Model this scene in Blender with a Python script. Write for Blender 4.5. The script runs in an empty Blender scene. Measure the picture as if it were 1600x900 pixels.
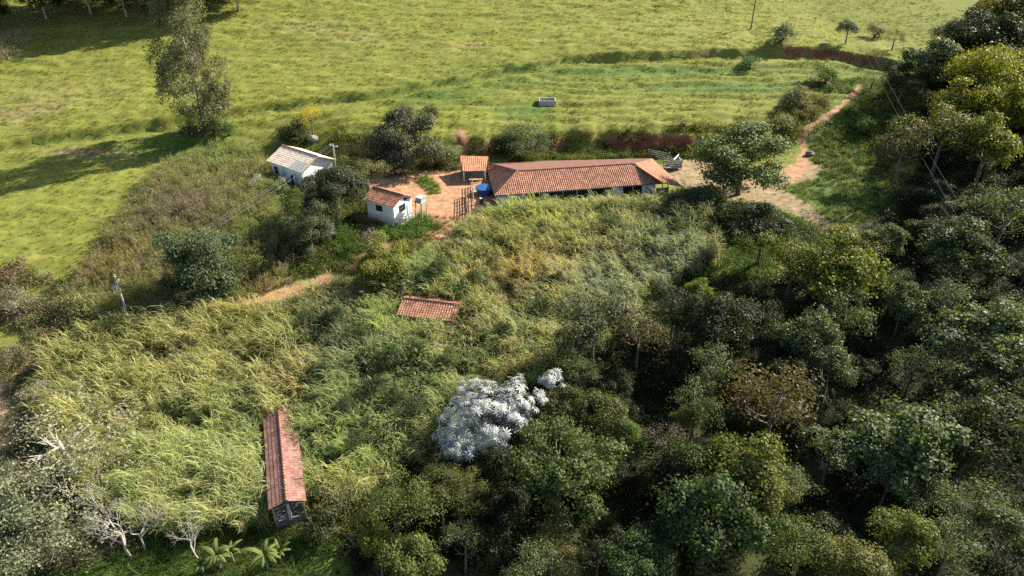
import bpy, bmesh, math, random
import numpy as np
from mathutils import Vector, Matrix
random.seed(7); RNG = np.random.default_rng(7)
R = math.radians
SC = bpy.context.scene; COL = SC.collection

# ------------------------------------------------------------------ camera, sky, sun, exposure
F_PX, PITCH, CAM_H = 1100.0, R(31), 48.0
cd = bpy.data.cameras.new('camera'); cam = bpy.data.objects.new('camera', cd); COL.objects.link(cam)
cd.sensor_width = 36; cd.lens = 36 * F_PX / 1600; cd.clip_start = .5; cd.clip_end = 2000
cam.location = (0, 0, CAM_H); cam.rotation_euler = (math.pi / 2 - PITCH, 0, 0); SC.camera = cam
SUN_EL, SUN_AZ = R(33), math.atan2(.54, .84)            # azimuth measured from +X towards +Y
sun_dir = Vector((math.cos(SUN_EL) * math.cos(SUN_AZ), math.cos(SUN_EL) * math.sin(SUN_AZ), math.sin(SUN_EL)))
W = bpy.data.worlds.new('World'); SC.world = W; W.use_nodes = True
sky = W.node_tree.nodes.new('ShaderNodeTexSky'); sky.sky_type = 'NISHITA'; sky.sun_disc = False
sky.sun_elevation = SUN_EL; sky.sun_rotation = math.pi / 2 - SUN_AZ; sky.dust_density = 1.5
bg = W.node_tree.nodes['Background']; bg.inputs[1].default_value = .07
W.node_tree.links.new(sky.outputs[0], bg.inputs[0])
sl = bpy.data.lights.new('sun', 'SUN'); sl.energy = 5.0; sl.angle = R(.55); sl.color = (1, .93, .80)
so = bpy.data.objects.new('sun', sl); COL.objects.link(so); so.rotation_euler = sun_dir.to_track_quat('Z', 'Y').to_euler()
SC.view_settings.view_transform = 'Standard'; SC.view_settings.look = 'None'
SC.view_settings.exposure = 1.42; SC.view_settings.gamma = 1
SC.cycles.max_bounces = 5; SC.cycles.diffuse_bounces = 3; SC.cycles.glossy_bounces = 1
SC.cycles.transmission_bounces = 3; SC.cycles.transparent_max_bounces = 4
SC.cycles.use_denoising = False

# ------------------------------------------------------------------ noise and terrain
def vnoise(x, y, s=0):
    x = np.asarray(x, float); y = np.asarray(y, float)
    xi = np.floor(x).astype(np.int64); yi = np.floor(y).astype(np.int64); fx = x - xi; fy = y - yi
    fx = fx * fx * (3 - 2 * fx); fy = fy * fy * (3 - 2 * fy)
    def h(a, b):
        n = (a * 374761393 + b * 668265263 + s * 982451653) & 0xffffffff
        n = ((n ^ (n >> 13)) * 1274126177) & 0xffffffff
        return ((n ^ (n >> 16)) & 0xffff) / 65535.0
    return (h(xi, yi) * (1 - fx) + h(xi + 1, yi) * fx) * (1 - fy) + (h(xi, yi + 1) * (1 - fx) + h(xi + 1, yi + 1) * fx) * fy
def fbm(x, y, s=0, o=4):
    t = 0; a = .5; n = 0
    for k in range(o):
        t = t + a * vnoise(x * 2 ** k, y * 2 ** k, s + k * 17); n += a; a *= .5
    return t / n
def sstep(a, b, x):
    t = np.clip((np.asarray(x, float) - a) / (b - a), 0, 1); return t * t * (3 - 2 * t)

TX = np.array([-400, -140, -80, -45, 0, 45, 80, 140, 400.])
TY = np.array([-60, 30, 42, 60, 80, 95, 103, 125, 130, 137, 160, 200, 260, 420.])
TZ = np.array([
 [-8, -8, -7, -5, -3, -1, 0, 3, 4, 5, 9, 17, 30, 60],
 [-8, -8, -7, -5, -3, -1, 0, 3, 4, 5, 9, 17, 30, 60],
 [-9, -9, -8.5, -6.5, -3.2, -1, 0, 2.5, 3.4, 5, 9, 17, 30, 60],
 [-10, -10, -9.3, -7.2, -4, -1.4, -.3, .2, 1.2, 4.6, 8.8, 16.7, 29.5, 58],
 [-10, -10, -9.3, -7.2, -4, -.8, 0, 0, .3, 4.2, 8.5, 16.5, 29, 58],
 [-10, -10, -10, -9, -5.5, -1.8, 0, 0, .3, 4.0, 8.2, 16.2, 28.5, 57],
 [-7, -7, -6.5, -5.5, -3, .5, 2, 3, 3.8, 5, 8, 15, 27, 55],
 [2, 2, 3, 5, 8, 10, 11, 13, 13.5, 14, 16, 21, 31, 56],
 [30, 30, 31, 33, 36, 38, 39, 41, 41.5, 42, 44, 47, 50, 60]], float)
gx = np.arange(-400, 401, 2.); gy = np.arange(-60, 421, 2.)
G = np.array([np.interp(gy, TY, r) for r in TZ]); G = np.array([np.interp(gx, TX, G[:, j]) for j in range(len(gy))]).T
def blur(A, n):
    k = np.exp(-np.linspace(-2, 2, n) ** 2); k /= k.sum(); p = n // 2
    A = np.apply_along_axis(lambda v: np.convolve(np.pad(v, p, 'edge'), k, 'valid'), 0, A)
    return np.apply_along_axis(lambda v: np.convolve(np.pad(v, p, 'edge'), k, 'valid'), 1, A)
G = blur(G, 5)
def h0(x, y):
    x = np.asarray(x, float); y = np.asarray(y, float)
    u = np.clip((x + 400) / 2, 0, len(gx) - 1.001); v = np.clip((y + 60) / 2, 0, len(gy) - 1.001)
    i = u.astype(int); j = v.astype(int); a = u - i; b = v - j
    return (G[i, j] * (1 - a) + G[i + 1, j] * a) * (1 - b) + (G[i, j + 1] * (1 - a) + G[i + 1, j + 1] * a) * b
def ybank(x): return 129.5 + 1.2 * np.sin(x * .13) + .04 * x + 1.6 * (fbm(x * .35, x * 0, 5) - .5) * 2
def mbank(x): return sstep(-40, -30, x) * (1 - sstep(50, 62, x))
def h1(x, y):
    x = np.asarray(x, float); y = np.asarray(y, float); yb = ybank(x)
    w = np.where(y < 118, y, np.where(y < yb - 1, 118 + (y - 118) / (yb - 119) * 9, np.where(y < yb + 1.6, 127 + (y - yb + 1) / 2.6 * 9, np.where(y < 152, 136 + (y - yb - 1.6) / (150.4 - yb) * 16, y))))
    m = mbank(x); return h0(x, y + (w - y) * m)
def ray(px, py):
    u = (px - 800) / F_PX; v = (450 - py) / F_PX
    return np.array([u, math.cos(PITCH) + v * math.sin(PITCH), -math.sin(PITCH) + v * math.cos(PITCH)])
TT = np.arange(25, 480, .2)
def _hit(px, py, h, fn):
    d = ray(px, py); x = d[0] * TT; y = d[1] * TT; z = CAM_H + d[2] * TT
    k = np.argmax(z < fn(x, y) + h)
    if k == 0: k = len(TT) - 1
    return x[k], y[k]
def plane(px, py, z):
    d = ray(px, py); t = (z - CAM_H) / d[2]; return Vector((d[0] * t, d[1] * t, z))
TRK = np.array([_hit(a, b, 0, h1) for a, b in [(-150, 250), (0, 232), (200, 207), (420, 172), (600, 150), (800, 113), (900, 97), (1050, 91), (1200, 88), (1300, 90), (1390, 108), (1480, 115)]])
def ytrk(x): return np.interp(x, TRK[:, 0], TRK[:, 1])
def scar(x):
    a = _SX
    return 1.05 + .3 * sstep(a[0], a[0] + 6, x) * (1 - sstep(a[1] - 6, a[1], x)) + .4 * sstep(a[2], a[2] + 3, x) * (1 - sstep(a[3] - 3, a[3], x)) + .7 * sstep(a[3] - 2, a[3] + 7, x) * (1 - sstep(a[4] - 5, a[4], x))
_SX = [_hit(30, 215, 0, h1)[0], _hit(330, 190, 0, h1)[0], _hit(870, 88, 0, h1)[0], _hit(1190, 85, 0, h1)[0], _hit(1410, 95, 0, h1)[0]]
def inpoly(x, y, P):
    r = np.zeros(np.shape(x), bool); n = len(P)
    for i in range(n):
        x0, y0 = P[i]; x1, y1 = P[(i + 1) % n]
        c = ((y0 > y) != (y1 > y)) & (x < (x1 - x0) * (y - y0) / (y1 - y0 + 1e-12) + x0); r ^= c
    return r
def dline(x, y, P):
    d = np.full(np.shape(x), 1e9)
    for (x0, y0), (x1, y1) in zip(P[:-1], P[1:]):
        dx, dy = x1 - x0, y1 - y0; t = np.clip(((x - x0) * dx + (y - y0) * dy) / (dx * dx + dy * dy + 1e-9), 0, 1)
        d = np.minimum(d, np.hypot(x - x0 - t * dx, y - y0 - t * dy))
    return d
def H(x, y):
    x = np.asarray(x, float); y = np.asarray(y, float)
    yt = ytrk(x) + 1.2 * (fbm(x * .2, x * 0, 9) - .5); z = h1(x, y)
    dy = y - yt; fl = np.exp(-((dy + 1.4) / 1.6) ** 2)
    z = z + scar(x) * sstep(-.2, .9, dy) * (1 - sstep(4, 26, dy)) - fl * .45 + .5 * np.exp(-((dy + 4.2) / 1.3) ** 2)
    pas = sstep(0, 3, y - (ybank(x) + 2)) * (1 - sstep(60, 90, x))
    left = (1 - sstep(-62, -50, x)) * sstep(80, 92, y)
    pm = np.maximum(pas, left)
    z = z + pm * (.8 * (fbm(x * .12, y * .42, 3) - .5) + .7 * (fbm(x * .40, y * .9, 21) - .5))
    # contour terracettes on the slope below the track
    z = z + pas * .38 * np.abs(np.sin(y * .95 + 2.2 * fbm(x * .05, y * .05, 31) * 3)) * (1 - sstep(-2, 2, dy))
    return z + .12 * (fbm(x * .5, y * .5, 44) - .5)
def hit(px, py, h=0):
    x, y = _hit(px, py, h, H); return float(x), float(y)
def gz(x, y): return float(H(x, y))
def wpoly(P, h=0): return [hit(a, b, h) for a, b in P]

# ------------------------------------------------------------------ object helpers
def tag(o, label=None, cat=None, group=None, kind=None):
    for k, v in (('label', label), ('category', cat), ('group', group), ('kind', kind)):
        if v: o[k] = v
    return o
def empty(name, loc=(0, 0, 0), rz=0):
    o = bpy.data.objects.new(name, None); COL.objects.link(o); o.location = loc; o.rotation_euler.z = rz; o.empty_display_size = .3; return o
def link(name, me, mat=None, parent=None, loc=None):
    o = bpy.data.objects.new(name, me); COL.objects.link(o)
    if mat and not me.materials: me.materials.append(mat)
    if parent: o.parent = parent
    if loc is not None: o.location = loc
    return o
def np_mesh(name, V, Fq, smooth=False):
    V = np.asarray(V, np.float32); Fq = np.asarray(Fq, np.int32); k = Fq.shape[1]
    me = bpy.data.meshes.new(name); me.vertices.add(len(V)); me.vertices.foreach_set('co', V.ravel())
    me.loops.add(Fq.size); me.loops.foreach_set('vertex_index', Fq.ravel())
    me.polygons.add(len(Fq)); me.polygons.foreach_set('loop_start', np.arange(0, Fq.size, k, dtype=np.int32))
    me.polygons.foreach_set('loop_total', np.full(len(Fq), k, np.int32))
    if smooth: me.polygons.foreach_set('use_smooth', np.ones(len(Fq), bool))
    me.update(); me.validate(); return me
class MB:
    def __init__(s): s.v = []; s.f = []
    def add(s, vs, fs):
        n = len(s.v); s.v += [tuple(v) for v in vs]; s.f += [tuple(i + n for i in f) for f in fs]; return s
    def box(s, c, d, M=None):
        x, y, z = d[0] / 2, d[1] / 2, d[2] / 2
        vs = [Vector((a * x, b * y, e * z)) + Vector(c) for a in (-1, 1) for b in (-1, 1) for e in (-1, 1)]
        if M: vs = [M @ v for v in vs]
        return s.add(vs, [(0, 1, 3, 2), (4, 6, 7, 5), (0, 4, 5, 1), (2, 3, 7, 6), (0, 2, 6, 4), (1, 5, 7, 3)])
    def beam(s, a, b, w, h=None):
        a = Vector(a); b = Vector(b); d = b - a; h = h or w; q = d.to_track_quat('X', 'Z').to_matrix().to_4x4()
        return s.box((0, 0, 0), (d.length, w, h), Matrix.Translation((a + b) / 2) @ q)
    def tube(s, pts, rad, n=6, cap=True):
        pts = [Vector(p) for p in pts]; rad = rad if hasattr(rad, '__len__') else [rad] * len(pts); vs = []; fs = []
        for i, p in enumerate(pts):
            d = (pts[min(i + 1, len(pts) - 1)] - pts[max(i - 1, 0)]).normalized(); q = d.to_track_quat('Z', 'Y')
            for k in range(n):
                a = 2 * math.pi * k / n; vs.append(p + q @ Vector((math.cos(a) * rad[i], math.sin(a) * rad[i], 0)))
        for i in range(len(pts) - 1):
            for k in range(n): fs.append((i * n + k, i * n + (k + 1) % n, (i + 1) * n + (k + 1) % n, (i + 1) * n + k))
        if cap: fs += [tuple(range(n))[::-1], tuple((len(pts) - 1) * n + k for k in range(n))]
        return s.add(vs, fs)
    def mesh(s, name, smooth=False):
        me = bpy.data.meshes.new(name); me.from_pydata(s.v, [], s.f)
        if smooth: me.polygons.foreach_set('use_smooth', [True] * len(me.polygons))
        me.update(); return me
    def build(s, name, mat, parent=None, smooth=False): return link(name, s.mesh(name, smooth), mat, parent)

# ------------------------------------------------------------------ materials
def newmat(name):
    m = bpy.data.materials.new(name); m.use_nodes = True; nt = m.node_tree; nt.nodes.clear()
    out = nt.nodes.new('ShaderNodeOutputMaterial'); b = nt.nodes.new('ShaderNodeBsdfPrincipled')
    b.inputs['Specular IOR Level'].default_value = .2; b.inputs['Roughness'].default_value = .8
    nt.links.new(b.outputs[0], out.inputs[0]); return m, nt, b, out
def N(nt, t, **k):
    n = nt.nodes.new(t)
    for a, v in k.items():
        if a.startswith('i'):
            key = a[1:]; n.inputs[int(key) if key.isdigit() else key].default_value = v
        else: setattr(n, a, v)
    return n
def L(nt, a, b): nt.links.new(a, b)
def noise(nt, vec, scale, detail=5, rough=.6):
    n = N(nt, 'ShaderNodeTexNoise'); n.inputs['Scale'].default_value = scale; n.inputs['Detail'].default_value = detail; n.inputs['Roughness'].default_value = rough
    if vec is not None: L(nt, vec, n.inputs['Vector'])
    return n.outputs[0]
def ramp(nt, fac, stops):
    r = N(nt, 'ShaderNodeValToRGB'); e = r.color_ramp.elements
    while len(e) < len(stops): e.new(.5)
    for x, (p, c) in zip(e, stops): x.position = p; x.color = (*c, 1) if len(c) == 3 else c
    L(nt, fac, r.inputs[0]); return r.outputs[0]
def mix(nt, fac, a, b, mode='MIX'):
    m = N(nt, 'ShaderNodeMix', data_type='RGBA', blend_type=mode)
    for s, v in ((0, fac), (6, a), (7, b)):
        if isinstance(v, (int, float)): m.inputs[s].default_value = v
        elif isinstance(v, tuple): m.inputs[s].default_value = (*v, 1)
        else: L(nt, v, m.inputs[s])
    return m.outputs[2]
def math_(nt, op, a, b=0.0, clamp=False):
    m = N(nt, 'ShaderNodeMath', operation=op, use_clamp=clamp)
    for s, v in ((0, a), (1, b)):
        if isinstance(v, (int, float)): m.inputs[s].default_value = v
        else: L(nt, v, m.inputs[s])
    return m.outputs[0]
def bump(nt, h, b, dist=.1, st=1):
    n = N(nt, 'ShaderNodeBump'); n.inputs['Distance'].default_value = dist; n.inputs['Strength'].default_value = st
    L(nt, h, n.inputs['Height']); L(nt, n.outputs[0], b.inputs['Normal'])
def simple(name, col, rough=.8, var=.35, scale=3, bmp=.02, metal=0, col2=None):
    m, nt, b, out = newmat(name); tc = N(nt, 'ShaderNodeTexCoord').outputs['Object']
    n = noise(nt, tc, scale); c2 = col2 or tuple(c * (1 - var) for c in col)
    L(nt, ramp(nt, n, [(.35, c2), (.65, col)]), b.inputs['Base Color'])
    b.inputs['Roughness'].default_value = rough; b.inputs['Metallic'].default_value = metal
    if bmp: bump(nt, noise(nt, tc, scale * 6), b, bmp)
    return m
def leafmat(name, src, trans=.35, var=.45, gloss=.3, rough=.5, cscale=.55, fixed=None, warm=(.32, .30, .05)):
    """src: 'obj' = object colour; 'inst' = instancer attribute col."""
    m, nt, b, out = newmat(name)
    if fixed: col = N(nt, 'ShaderNodeRGB'); col.outputs[0].default_value = (*fixed, 1); c0 = col.outputs[0]
    elif src == 'obj': c0 = N(nt, 'ShaderNodeObjectInfo').outputs['Color']
    else: a = N(nt, 'ShaderNodeAttribute', attribute_type='INSTANCER', attribute_name='col'); c0 = a.outputs['Color']
    g = N(nt, 'ShaderNodeNewGeometry').outputs['Random Per Island']; tc = N(nt, 'ShaderNodeTexCoord').outputs['Object']
    n = noise(nt, tc, cscale, 3)
    v = math_(nt, 'ADD', math_(nt, 'MULTIPLY', g, var * 2), 1 - var)
    v = math_(nt, 'MULTIPLY', v, math_(nt, 'ADD', math_(nt, 'MULTIPLY', n, .9), .55))
    c = N(nt, 'ShaderNodeVectorMath', operation='SCALE'); L(nt, c0, c.inputs[0]); L(nt, v, c.inputs[3])
    # a share of older, yellower leaves
    old = math_(nt, 'GREATER_THAN', g, .92); c = mix(nt, math_(nt, 'MULTIPLY', old, .22), c.outputs[0], warm)
    L(nt, c, b.inputs['Base Color']); b.inputs['Roughness'].default_value = rough; b.inputs['Specular IOR Level'].default_value = gloss
    t = N(nt, 'ShaderNodeBsdfTranslucent'); tcx = mix(nt, 1.0, c, (1.25, 1.15, .45), 'MULTIPLY'); L(nt, tcx, t.inputs[0])
    ms = N(nt, 'ShaderNodeMixShader'); ms.inputs[0].default_value = trans
    L(nt, b.outputs[0], ms.inputs[1]); L(nt, t.outputs[0], ms.inputs[2]); L(nt, ms.outputs[0], out.inputs[0]); return m
M = {}
M['leaf'] = leafmat('tree_leaf', 'obj', .36, .34, .2, .55); M['grass'] = leafmat('grass_blade', 'inst', .48, .30, .15, .6, .8, warm=(.30, .25, .09))
M['silver'] = leafmat('silver_leaf', 'obj', .15, .4, .35, .5, .5, warm=(.5, .52, .5))
M['bark'] = simple('bark', (.20, .16, .12), scale=2, col2=(.10, .08, .06)); M['palebark'] = simple('pale_bark', (.44, .40, .34), scale=1.5, col2=(.33, .30, .26))
M['greybark'] = simple('grey_bark', (.34, .31, .27), scale=1.5, col2=(.2, .18, .16))
def wallmat(name, col):
    m, nt, b, out = newmat(name); tc = N(nt, 'ShaderNodeTexCoord').outputs['Object']; n = noise(nt, tc, 1.1, 6, .65)
    mp = N(nt, 'ShaderNodeMapping'); mp.inputs['Scale'].default_value = (3, 3, .4); L(nt, tc, mp.inputs[0]); st = noise(nt, mp.outputs[0], 1.6, 5)
    c = ramp(nt, n, [(.35, tuple(k * .9 for k in col)), (.65, col)]); c = mix(nt, ramp(nt, st, [(.5, (0, 0, 0)), (.8, (.22, .22, .22))]), c, (.40, .38, .34))
    sp = N(nt, 'ShaderNodeSeparateXYZ'); L(nt, tc, sp.inputs[0]); zz = math_(nt, 'ADD', sp.outputs[2], math_(nt, 'MULTIPLY', n, -1.2))
    c = mix(nt, ramp(nt, zz, [(0, (.4, .4, .4)), (.3, (0, 0, 0))]), c, (.40, .24, .15)); L(nt, c, b.inputs['Base Color']); bump(nt, noise(nt, tc, 9), b, .02); return m
M['white'] = wallmat('stained_whitewash', (.86, .86, .84)); M['bluewhite'] = simple('pale_blue_paint', (.62, .70, .78), scale=1)
M['dark'] = simple('dark_opening', (.015, .015, .015)); M['wood'] = simple('old_wood', (.30, .24, .18), scale=2, col2=(.17, .13, .10))
M['greywood'] = simple('weathered_wood', (.42, .40, .37), scale=2, col2=(.22, .21, .2)); M['concrete'] = simple('concrete', (.50, .48, .45), scale=2)
M['sheet'] = simple('fibre_cement', (.50, .49, .45), scale=2, col2=(.38, .37, .34)); M['bluetarp'] = simple('blue_plastic', (.03, .11, .30), rough=.4)
M['metal'] = simple('dark_steel', (.06, .065, .07), rough=.5); M['earthwall'] = simple('plaster_cream', (.62, .52, .40), scale=1.5)
M['wire'] = simple('cable', (.24, .24, .25), rough=.5, bmp=0); M['slate'] = simple('grey_sheet', (.16, .17, .18), rough=.6, scale=2); M['rock'] = simple('rock', (.40, .38, .36), scale=2, bmp=.1)
M['porc'] = simple('porcelain', (.8, .8, .8), rough=.3, bmp=0)
def tilemat(name, cols, dirt=(.10, .07, .055), dirtamt=.5):
    m, nt, b, out = newmat(name); uv = N(nt, 'ShaderNodeUVMap').outputs[0]
    fl = N(nt, 'ShaderNodeVectorMath', operation='FLOOR'); L(nt, uv, fl.inputs[0])
    wn = N(nt, 'ShaderNodeTexWhiteNoise', noise_dimensions='2D'); L(nt, fl.outputs[0], wn.inputs[0])
    c = ramp(nt, wn.outputs[0], [(i / (len(cols) - 1), k) for i, k in enumerate(cols)])
    tc = N(nt, 'ShaderNodeTexCoord').outputs['Object']
    n = noise(nt, tc, .9, 6, .65); c = mix(nt, ramp(nt, n, [(.42, (0, 0, 0)), (.62, (dirtamt,) * 3)]), c, dirt)
    sx = N(nt, 'ShaderNodeSeparateXYZ'); L(nt, uv, sx.inputs[0])
    fr = math_(nt, 'FRACT', sx.outputs[1]); edge = math_(nt, 'LESS_THAN', fr, .14)
    c = mix(nt, math_(nt, 'MULTIPLY', edge, .2), c, (.07, .03, .02)); L(nt, c, b.inputs['Base Color'])
    b.inputs['Roughness'].default_value = .85; bump(nt, noise(nt, tc, 18), b, .03); return m
M['tile'] = tilemat('red_clay_tile', [(.30, .12, .07), (.42, .19, .115), (.50, .26, .165), (.34, .145, .09), (.46, .22, .14)])
M['tile_old'] = tilemat('dark_clay_tile', [(.12, .055, .04), (.19, .08, .055), (.22, .10, .07), (.14, .06, .045)], dirtamt=.7)
M['tile_orange'] = tilemat('orange_clay_tile', [(.38, .14, .07), (.50, .22, .12), (.54, .28, .16), (.42, .17, .09)], dirtamt=.15)
M['tile_pink'] = tilemat('faded_clay_tile', [(.22, .10, .08), (.30, .15, .12), (.36, .20, .165), (.25, .115, .09)])
M['tile_pale'] = tilemat('bleached_clay_tile', [(.64, .48, .34), (.80, .68, .52), (.84, .75, .60), (.68, .51, .36), (.80, .69, .53)], dirtamt=.06)

def groundmat():
    m, nt, b, out = newmat('hillside'); tc = N(nt, 'ShaderNodeTexCoord').outputs['Object']
    mp = N(nt, 'ShaderNodeMapping'); L(nt, tc, mp.inputs[0]); mp.inputs['Scale'].default_value = (.55, 1.2, .55)
    at = N(nt, 'ShaderNodeAttribute', attribute_name='mask'); sp = N(nt, 'ShaderNodeSeparateColor'); L(nt, at.outputs['Color'], sp.inputs[0])
    soil, lush, dry = sp.outputs[0], sp.outputs[1], sp.outputs[2]
    n1 = noise(nt, mp.outputs[0], .35, 8, .68); n2 = noise(nt, mp.outputs[0], 2.2, 6, .7); n3 = noise(nt, tc, .9, 7, .65)
    g = ramp(nt, n2, [(.30, (.085, .10, .018)), (.5, (.165, .185, .030)), (.72, (.250, .240, .055))])
    g2 = ramp(nt, n1, [(.35, (.12, .15, .030)), (.55, (.19, .20, .035)), (.72, (.27, .225, .085))]); g = mix(nt, .5, g, g2)
    lu = ramp(nt, n2, [(.3, (.035, .075, .014)), (.7, (.11, .18, .035))]); g = mix(nt, lush, g, lu)
    dr = ramp(nt, n3, [(.35, (.14, .09, .045)), (.65, (.32, .25, .14))])
    df = math_(nt, 'ADD', dry, math_(nt, 'MULTIPLY', math_(nt, 'SUBTRACT', n3, .5), 1.2)); g = mix(nt, ramp(nt, df, [(.3, (0, 0, 0)), (.7, (1, 1, 1))]), g, dr)
    so = ramp(nt, n3, [(.3, (.24, .105, .05)), (.46, (.35, .185, .095)), (.6, (.42, .265, .155)), (.75, (.30, .19, .10))])
    bk = ramp(nt, noise(nt, tc, .6, 6), [(.35, (.10, .035, .018)), (.6, (.25, .085, .045))])
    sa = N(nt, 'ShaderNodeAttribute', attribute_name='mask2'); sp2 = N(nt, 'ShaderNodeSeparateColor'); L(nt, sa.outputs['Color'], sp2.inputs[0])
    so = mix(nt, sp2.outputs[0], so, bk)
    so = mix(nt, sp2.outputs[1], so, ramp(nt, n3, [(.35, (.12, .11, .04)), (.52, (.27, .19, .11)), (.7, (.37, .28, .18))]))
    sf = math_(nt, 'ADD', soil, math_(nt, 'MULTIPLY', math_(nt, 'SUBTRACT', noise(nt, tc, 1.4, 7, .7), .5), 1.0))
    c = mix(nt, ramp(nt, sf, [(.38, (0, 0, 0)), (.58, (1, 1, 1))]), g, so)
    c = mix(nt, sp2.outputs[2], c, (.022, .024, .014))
    L(nt, c, b.inputs['Base Color']); b.inputs['Roughness'].default_value = .95
    bump(nt, mix(nt, .5, n2, noise(nt, tc, 7, 6, .7)), b, .25, .6); return m
M['ground'] = groundmat()

# ------------------------------------------------------------------ ground sheet, split into hillside, yard, paths and bank
YARD = wpoly([(556, 292), (600, 268), (700, 268), (730, 262), (770, 268), (800, 300), (775, 335), (745, 350), (720, 360), (690, 378), (655, 372), (640, 345), (600, 335), (570, 315)])
SAND = wpoly([(1030, 262), (1060, 248), (1120, 250), (1215, 290), (1270, 325), (1305, 355), (1290, 360), (1200, 322), (1110, 312), (1070, 300)])
SAND2 = wpoly([(1180, 285), (1225, 262), (1262, 246), (1285, 265), (1275, 280), (1230, 290), (1200, 300)])
PATH_R = wpoly([(1225, 280), (1248, 255), (1258, 235), (1252, 215), (1270, 195), (1297, 178), (1330, 150), (1345, 134)])
PATH_L = wpoly([(310, 480), (370, 475), (430, 462), (480, 450), (530, 425), (560, 405), (600, 385)])
PATH_W = wpoly([(-60, 640), (0, 610), (25, 590), (60, 555), (75, 520), (85, 535)])
BARE_W = wpoly([(-80, 620), (10, 600), (38, 640), (36, 690), (0, 710), (-90, 720)])
xs = np.concatenate([np.arange(-400, -150, 10), np.arange(-150, 150, .6), np.arange(150, 401, 10)])
ys = np.concatenate([np.arange(-60, 34, 6), np.arange(34, 215, .6), np.arange(215, 421, 8)])
X, Y = np.meshgrid(xs, ys, indexing='ij'); Z = H(X, Y)
yb = ybank(X); wob = (fbm(X * .25, Y * .25, 77) - .5) * 3
bankm = np.exp(-((Y - yb - .2) / 1.7) ** 2) * mbank(X) * np.clip(.0 + .75 * fbm(X * .3, Y * .3, 12) + .55 * sstep(16, 24, X) * (1 - sstep(38, 44, X)), 0, 1)
dy = Y - ytrk(X) - 1.2 * (fbm(X * .2, X * 0, 9) - .5)
scm = np.exp(-((dy - .35) / .6) ** 2) * np.clip((scar(X) - 1.2) * 1.6, 0, 1) * (.25 + 1.2 * fbm(X * .35, Y * .35, 8))
sm = np.zeros_like(X)
yard = inpoly(X, Y, YARD); sm = np.maximum(sm, yard * .85)
pdist = dline(X, Y, PATH_R); sm = np.maximum(sm, .9 * (1 - sstep(.2, 1.2, pdist + wob * .45)))
sand = inpoly(X + wob * .3, Y + wob * .5, SAND) | inpoly(X + wob * .3, Y, SAND2); sm = np.maximum(sm, sand * .63)
pl = dline(X, Y, PATH_L); sm = np.maximum(sm, .85 * (1 - sstep(.3, 1.3, pl + wob * .7)))
pw = dline(X, Y, PATH_W); sm = np.maximum(sm, .8 * (1 - sstep(.2, 1.1, pw + wob * .7))); bw = inpoly(X, Y, BARE_W); sm = np.maximum(sm, bw * .8)
sm = np.maximum(sm, np.clip(bankm * 1.1, 0, 1)); sm = np.maximum(sm, np.clip(scm * 1.3, 0, 1))
hd = hit(720, 235)
sm = np.maximum(sm, .9 * np.exp(-(((X - hd[0]) / 2) ** 2 + ((Y - hd[1]) / 5) ** 2)))
LUSH = [(930, 110, 30, 3), (1150, 135, 22, 4), (1090, 110, 40, 1.5), (700, 150, 12, 4), (1350, 190, 12, 12), (1300, 300, 14, 12), (1080, 470, 12, 10), (820, 170, 6, 4), (900, 250, 22, 3), (120, 880, 30, 6), (280, 235, 12, 4), (780, 130, 14, 2)]
lush = np.zeros_like(X)
for a, b_, rx, ry in LUSH:
    cx, cy = hit(a, b_); lush = np.maximum(lush, np.exp(-(((X - cx) / rx) ** 2 + ((Y - cy) / ry) ** 2)))
lush = lush * (.5 + fbm(X * .1, Y * .15, 6)); lush = np.clip(lush, 0, 1)
dry = np.zeros_like(X) + .12
for a, b_, rx, ry, s in [(470, 40, 14, 6, .3), (560, 60, 12, 5, .28), (735, 70, 4, 2, .5), (110, 140, 22, 12, .2), (20, 180, 14, 8, .3), (130, 240, 10, 2, .5), (990, 225, 12, 3, .2), (720, 370, 6, 4, .6), (480, 470, 8, 5, .6), (30, 660, 10, 10, .5), (1280, 250, 8, 5, .3), (410, 430, 6, 4, .5), (940, 190, 8, 2, .2)]:
    cx, cy = hit(a, b_); dry = np.maximum(dry, s + .1) * 0 + dry + s * np.exp(-(((X - cx) / rx) ** 2 + ((Y - cy) / ry) ** 2))
LITTER_SHADE = wpoly([(560, 900), (500, 800), (640, 740), (880, 570), (1000, 480), (1130, 450), (1290, 400), (1440, 260), (1440, 90), (1530, 0), (1900, -50), (2100, 900)])
shade = inpoly(X, Y, LITTER_SHADE).astype(float) * .8  # forest floor: dark litter plus the crowns' shade painted into the ground colour
isbank = np.clip(bankm * 1.4 + scm * 1.4, 0, 1); isand = np.clip(sand * 1. + bw * .9, 0, 1) * (1 - sstep(.0, .5, np.exp(-(pdist / 2) ** 2)))
nx, ny = X.shape; idx = np.arange(nx * ny).reshape(nx, ny)
quads = np.stack([idx[:-1, :-1], idx[1:, :-1], idx[1:, 1:], idx[:-1, 1:]], -1).reshape(-1, 4)
V = np.stack([X, Y, Z], -1).reshape(-1, 3)
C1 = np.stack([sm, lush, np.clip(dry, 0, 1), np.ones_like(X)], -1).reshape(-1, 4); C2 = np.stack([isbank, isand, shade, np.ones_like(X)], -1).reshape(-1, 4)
bid = np.zeros(X.size, int)
bid[(bankm.ravel() > .45)] = 4; bid[(scm.ravel() > .4)] = 4
bid[(pl.ravel() < .9)] = 3; bid[(pw.ravel() < .8) | bw.ravel()] = 3; bid[(pdist.ravel() < .9) | sand.ravel()] = 2; bid[yard.ravel()] = 1
fid = bid[quads[:, 0]]
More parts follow.
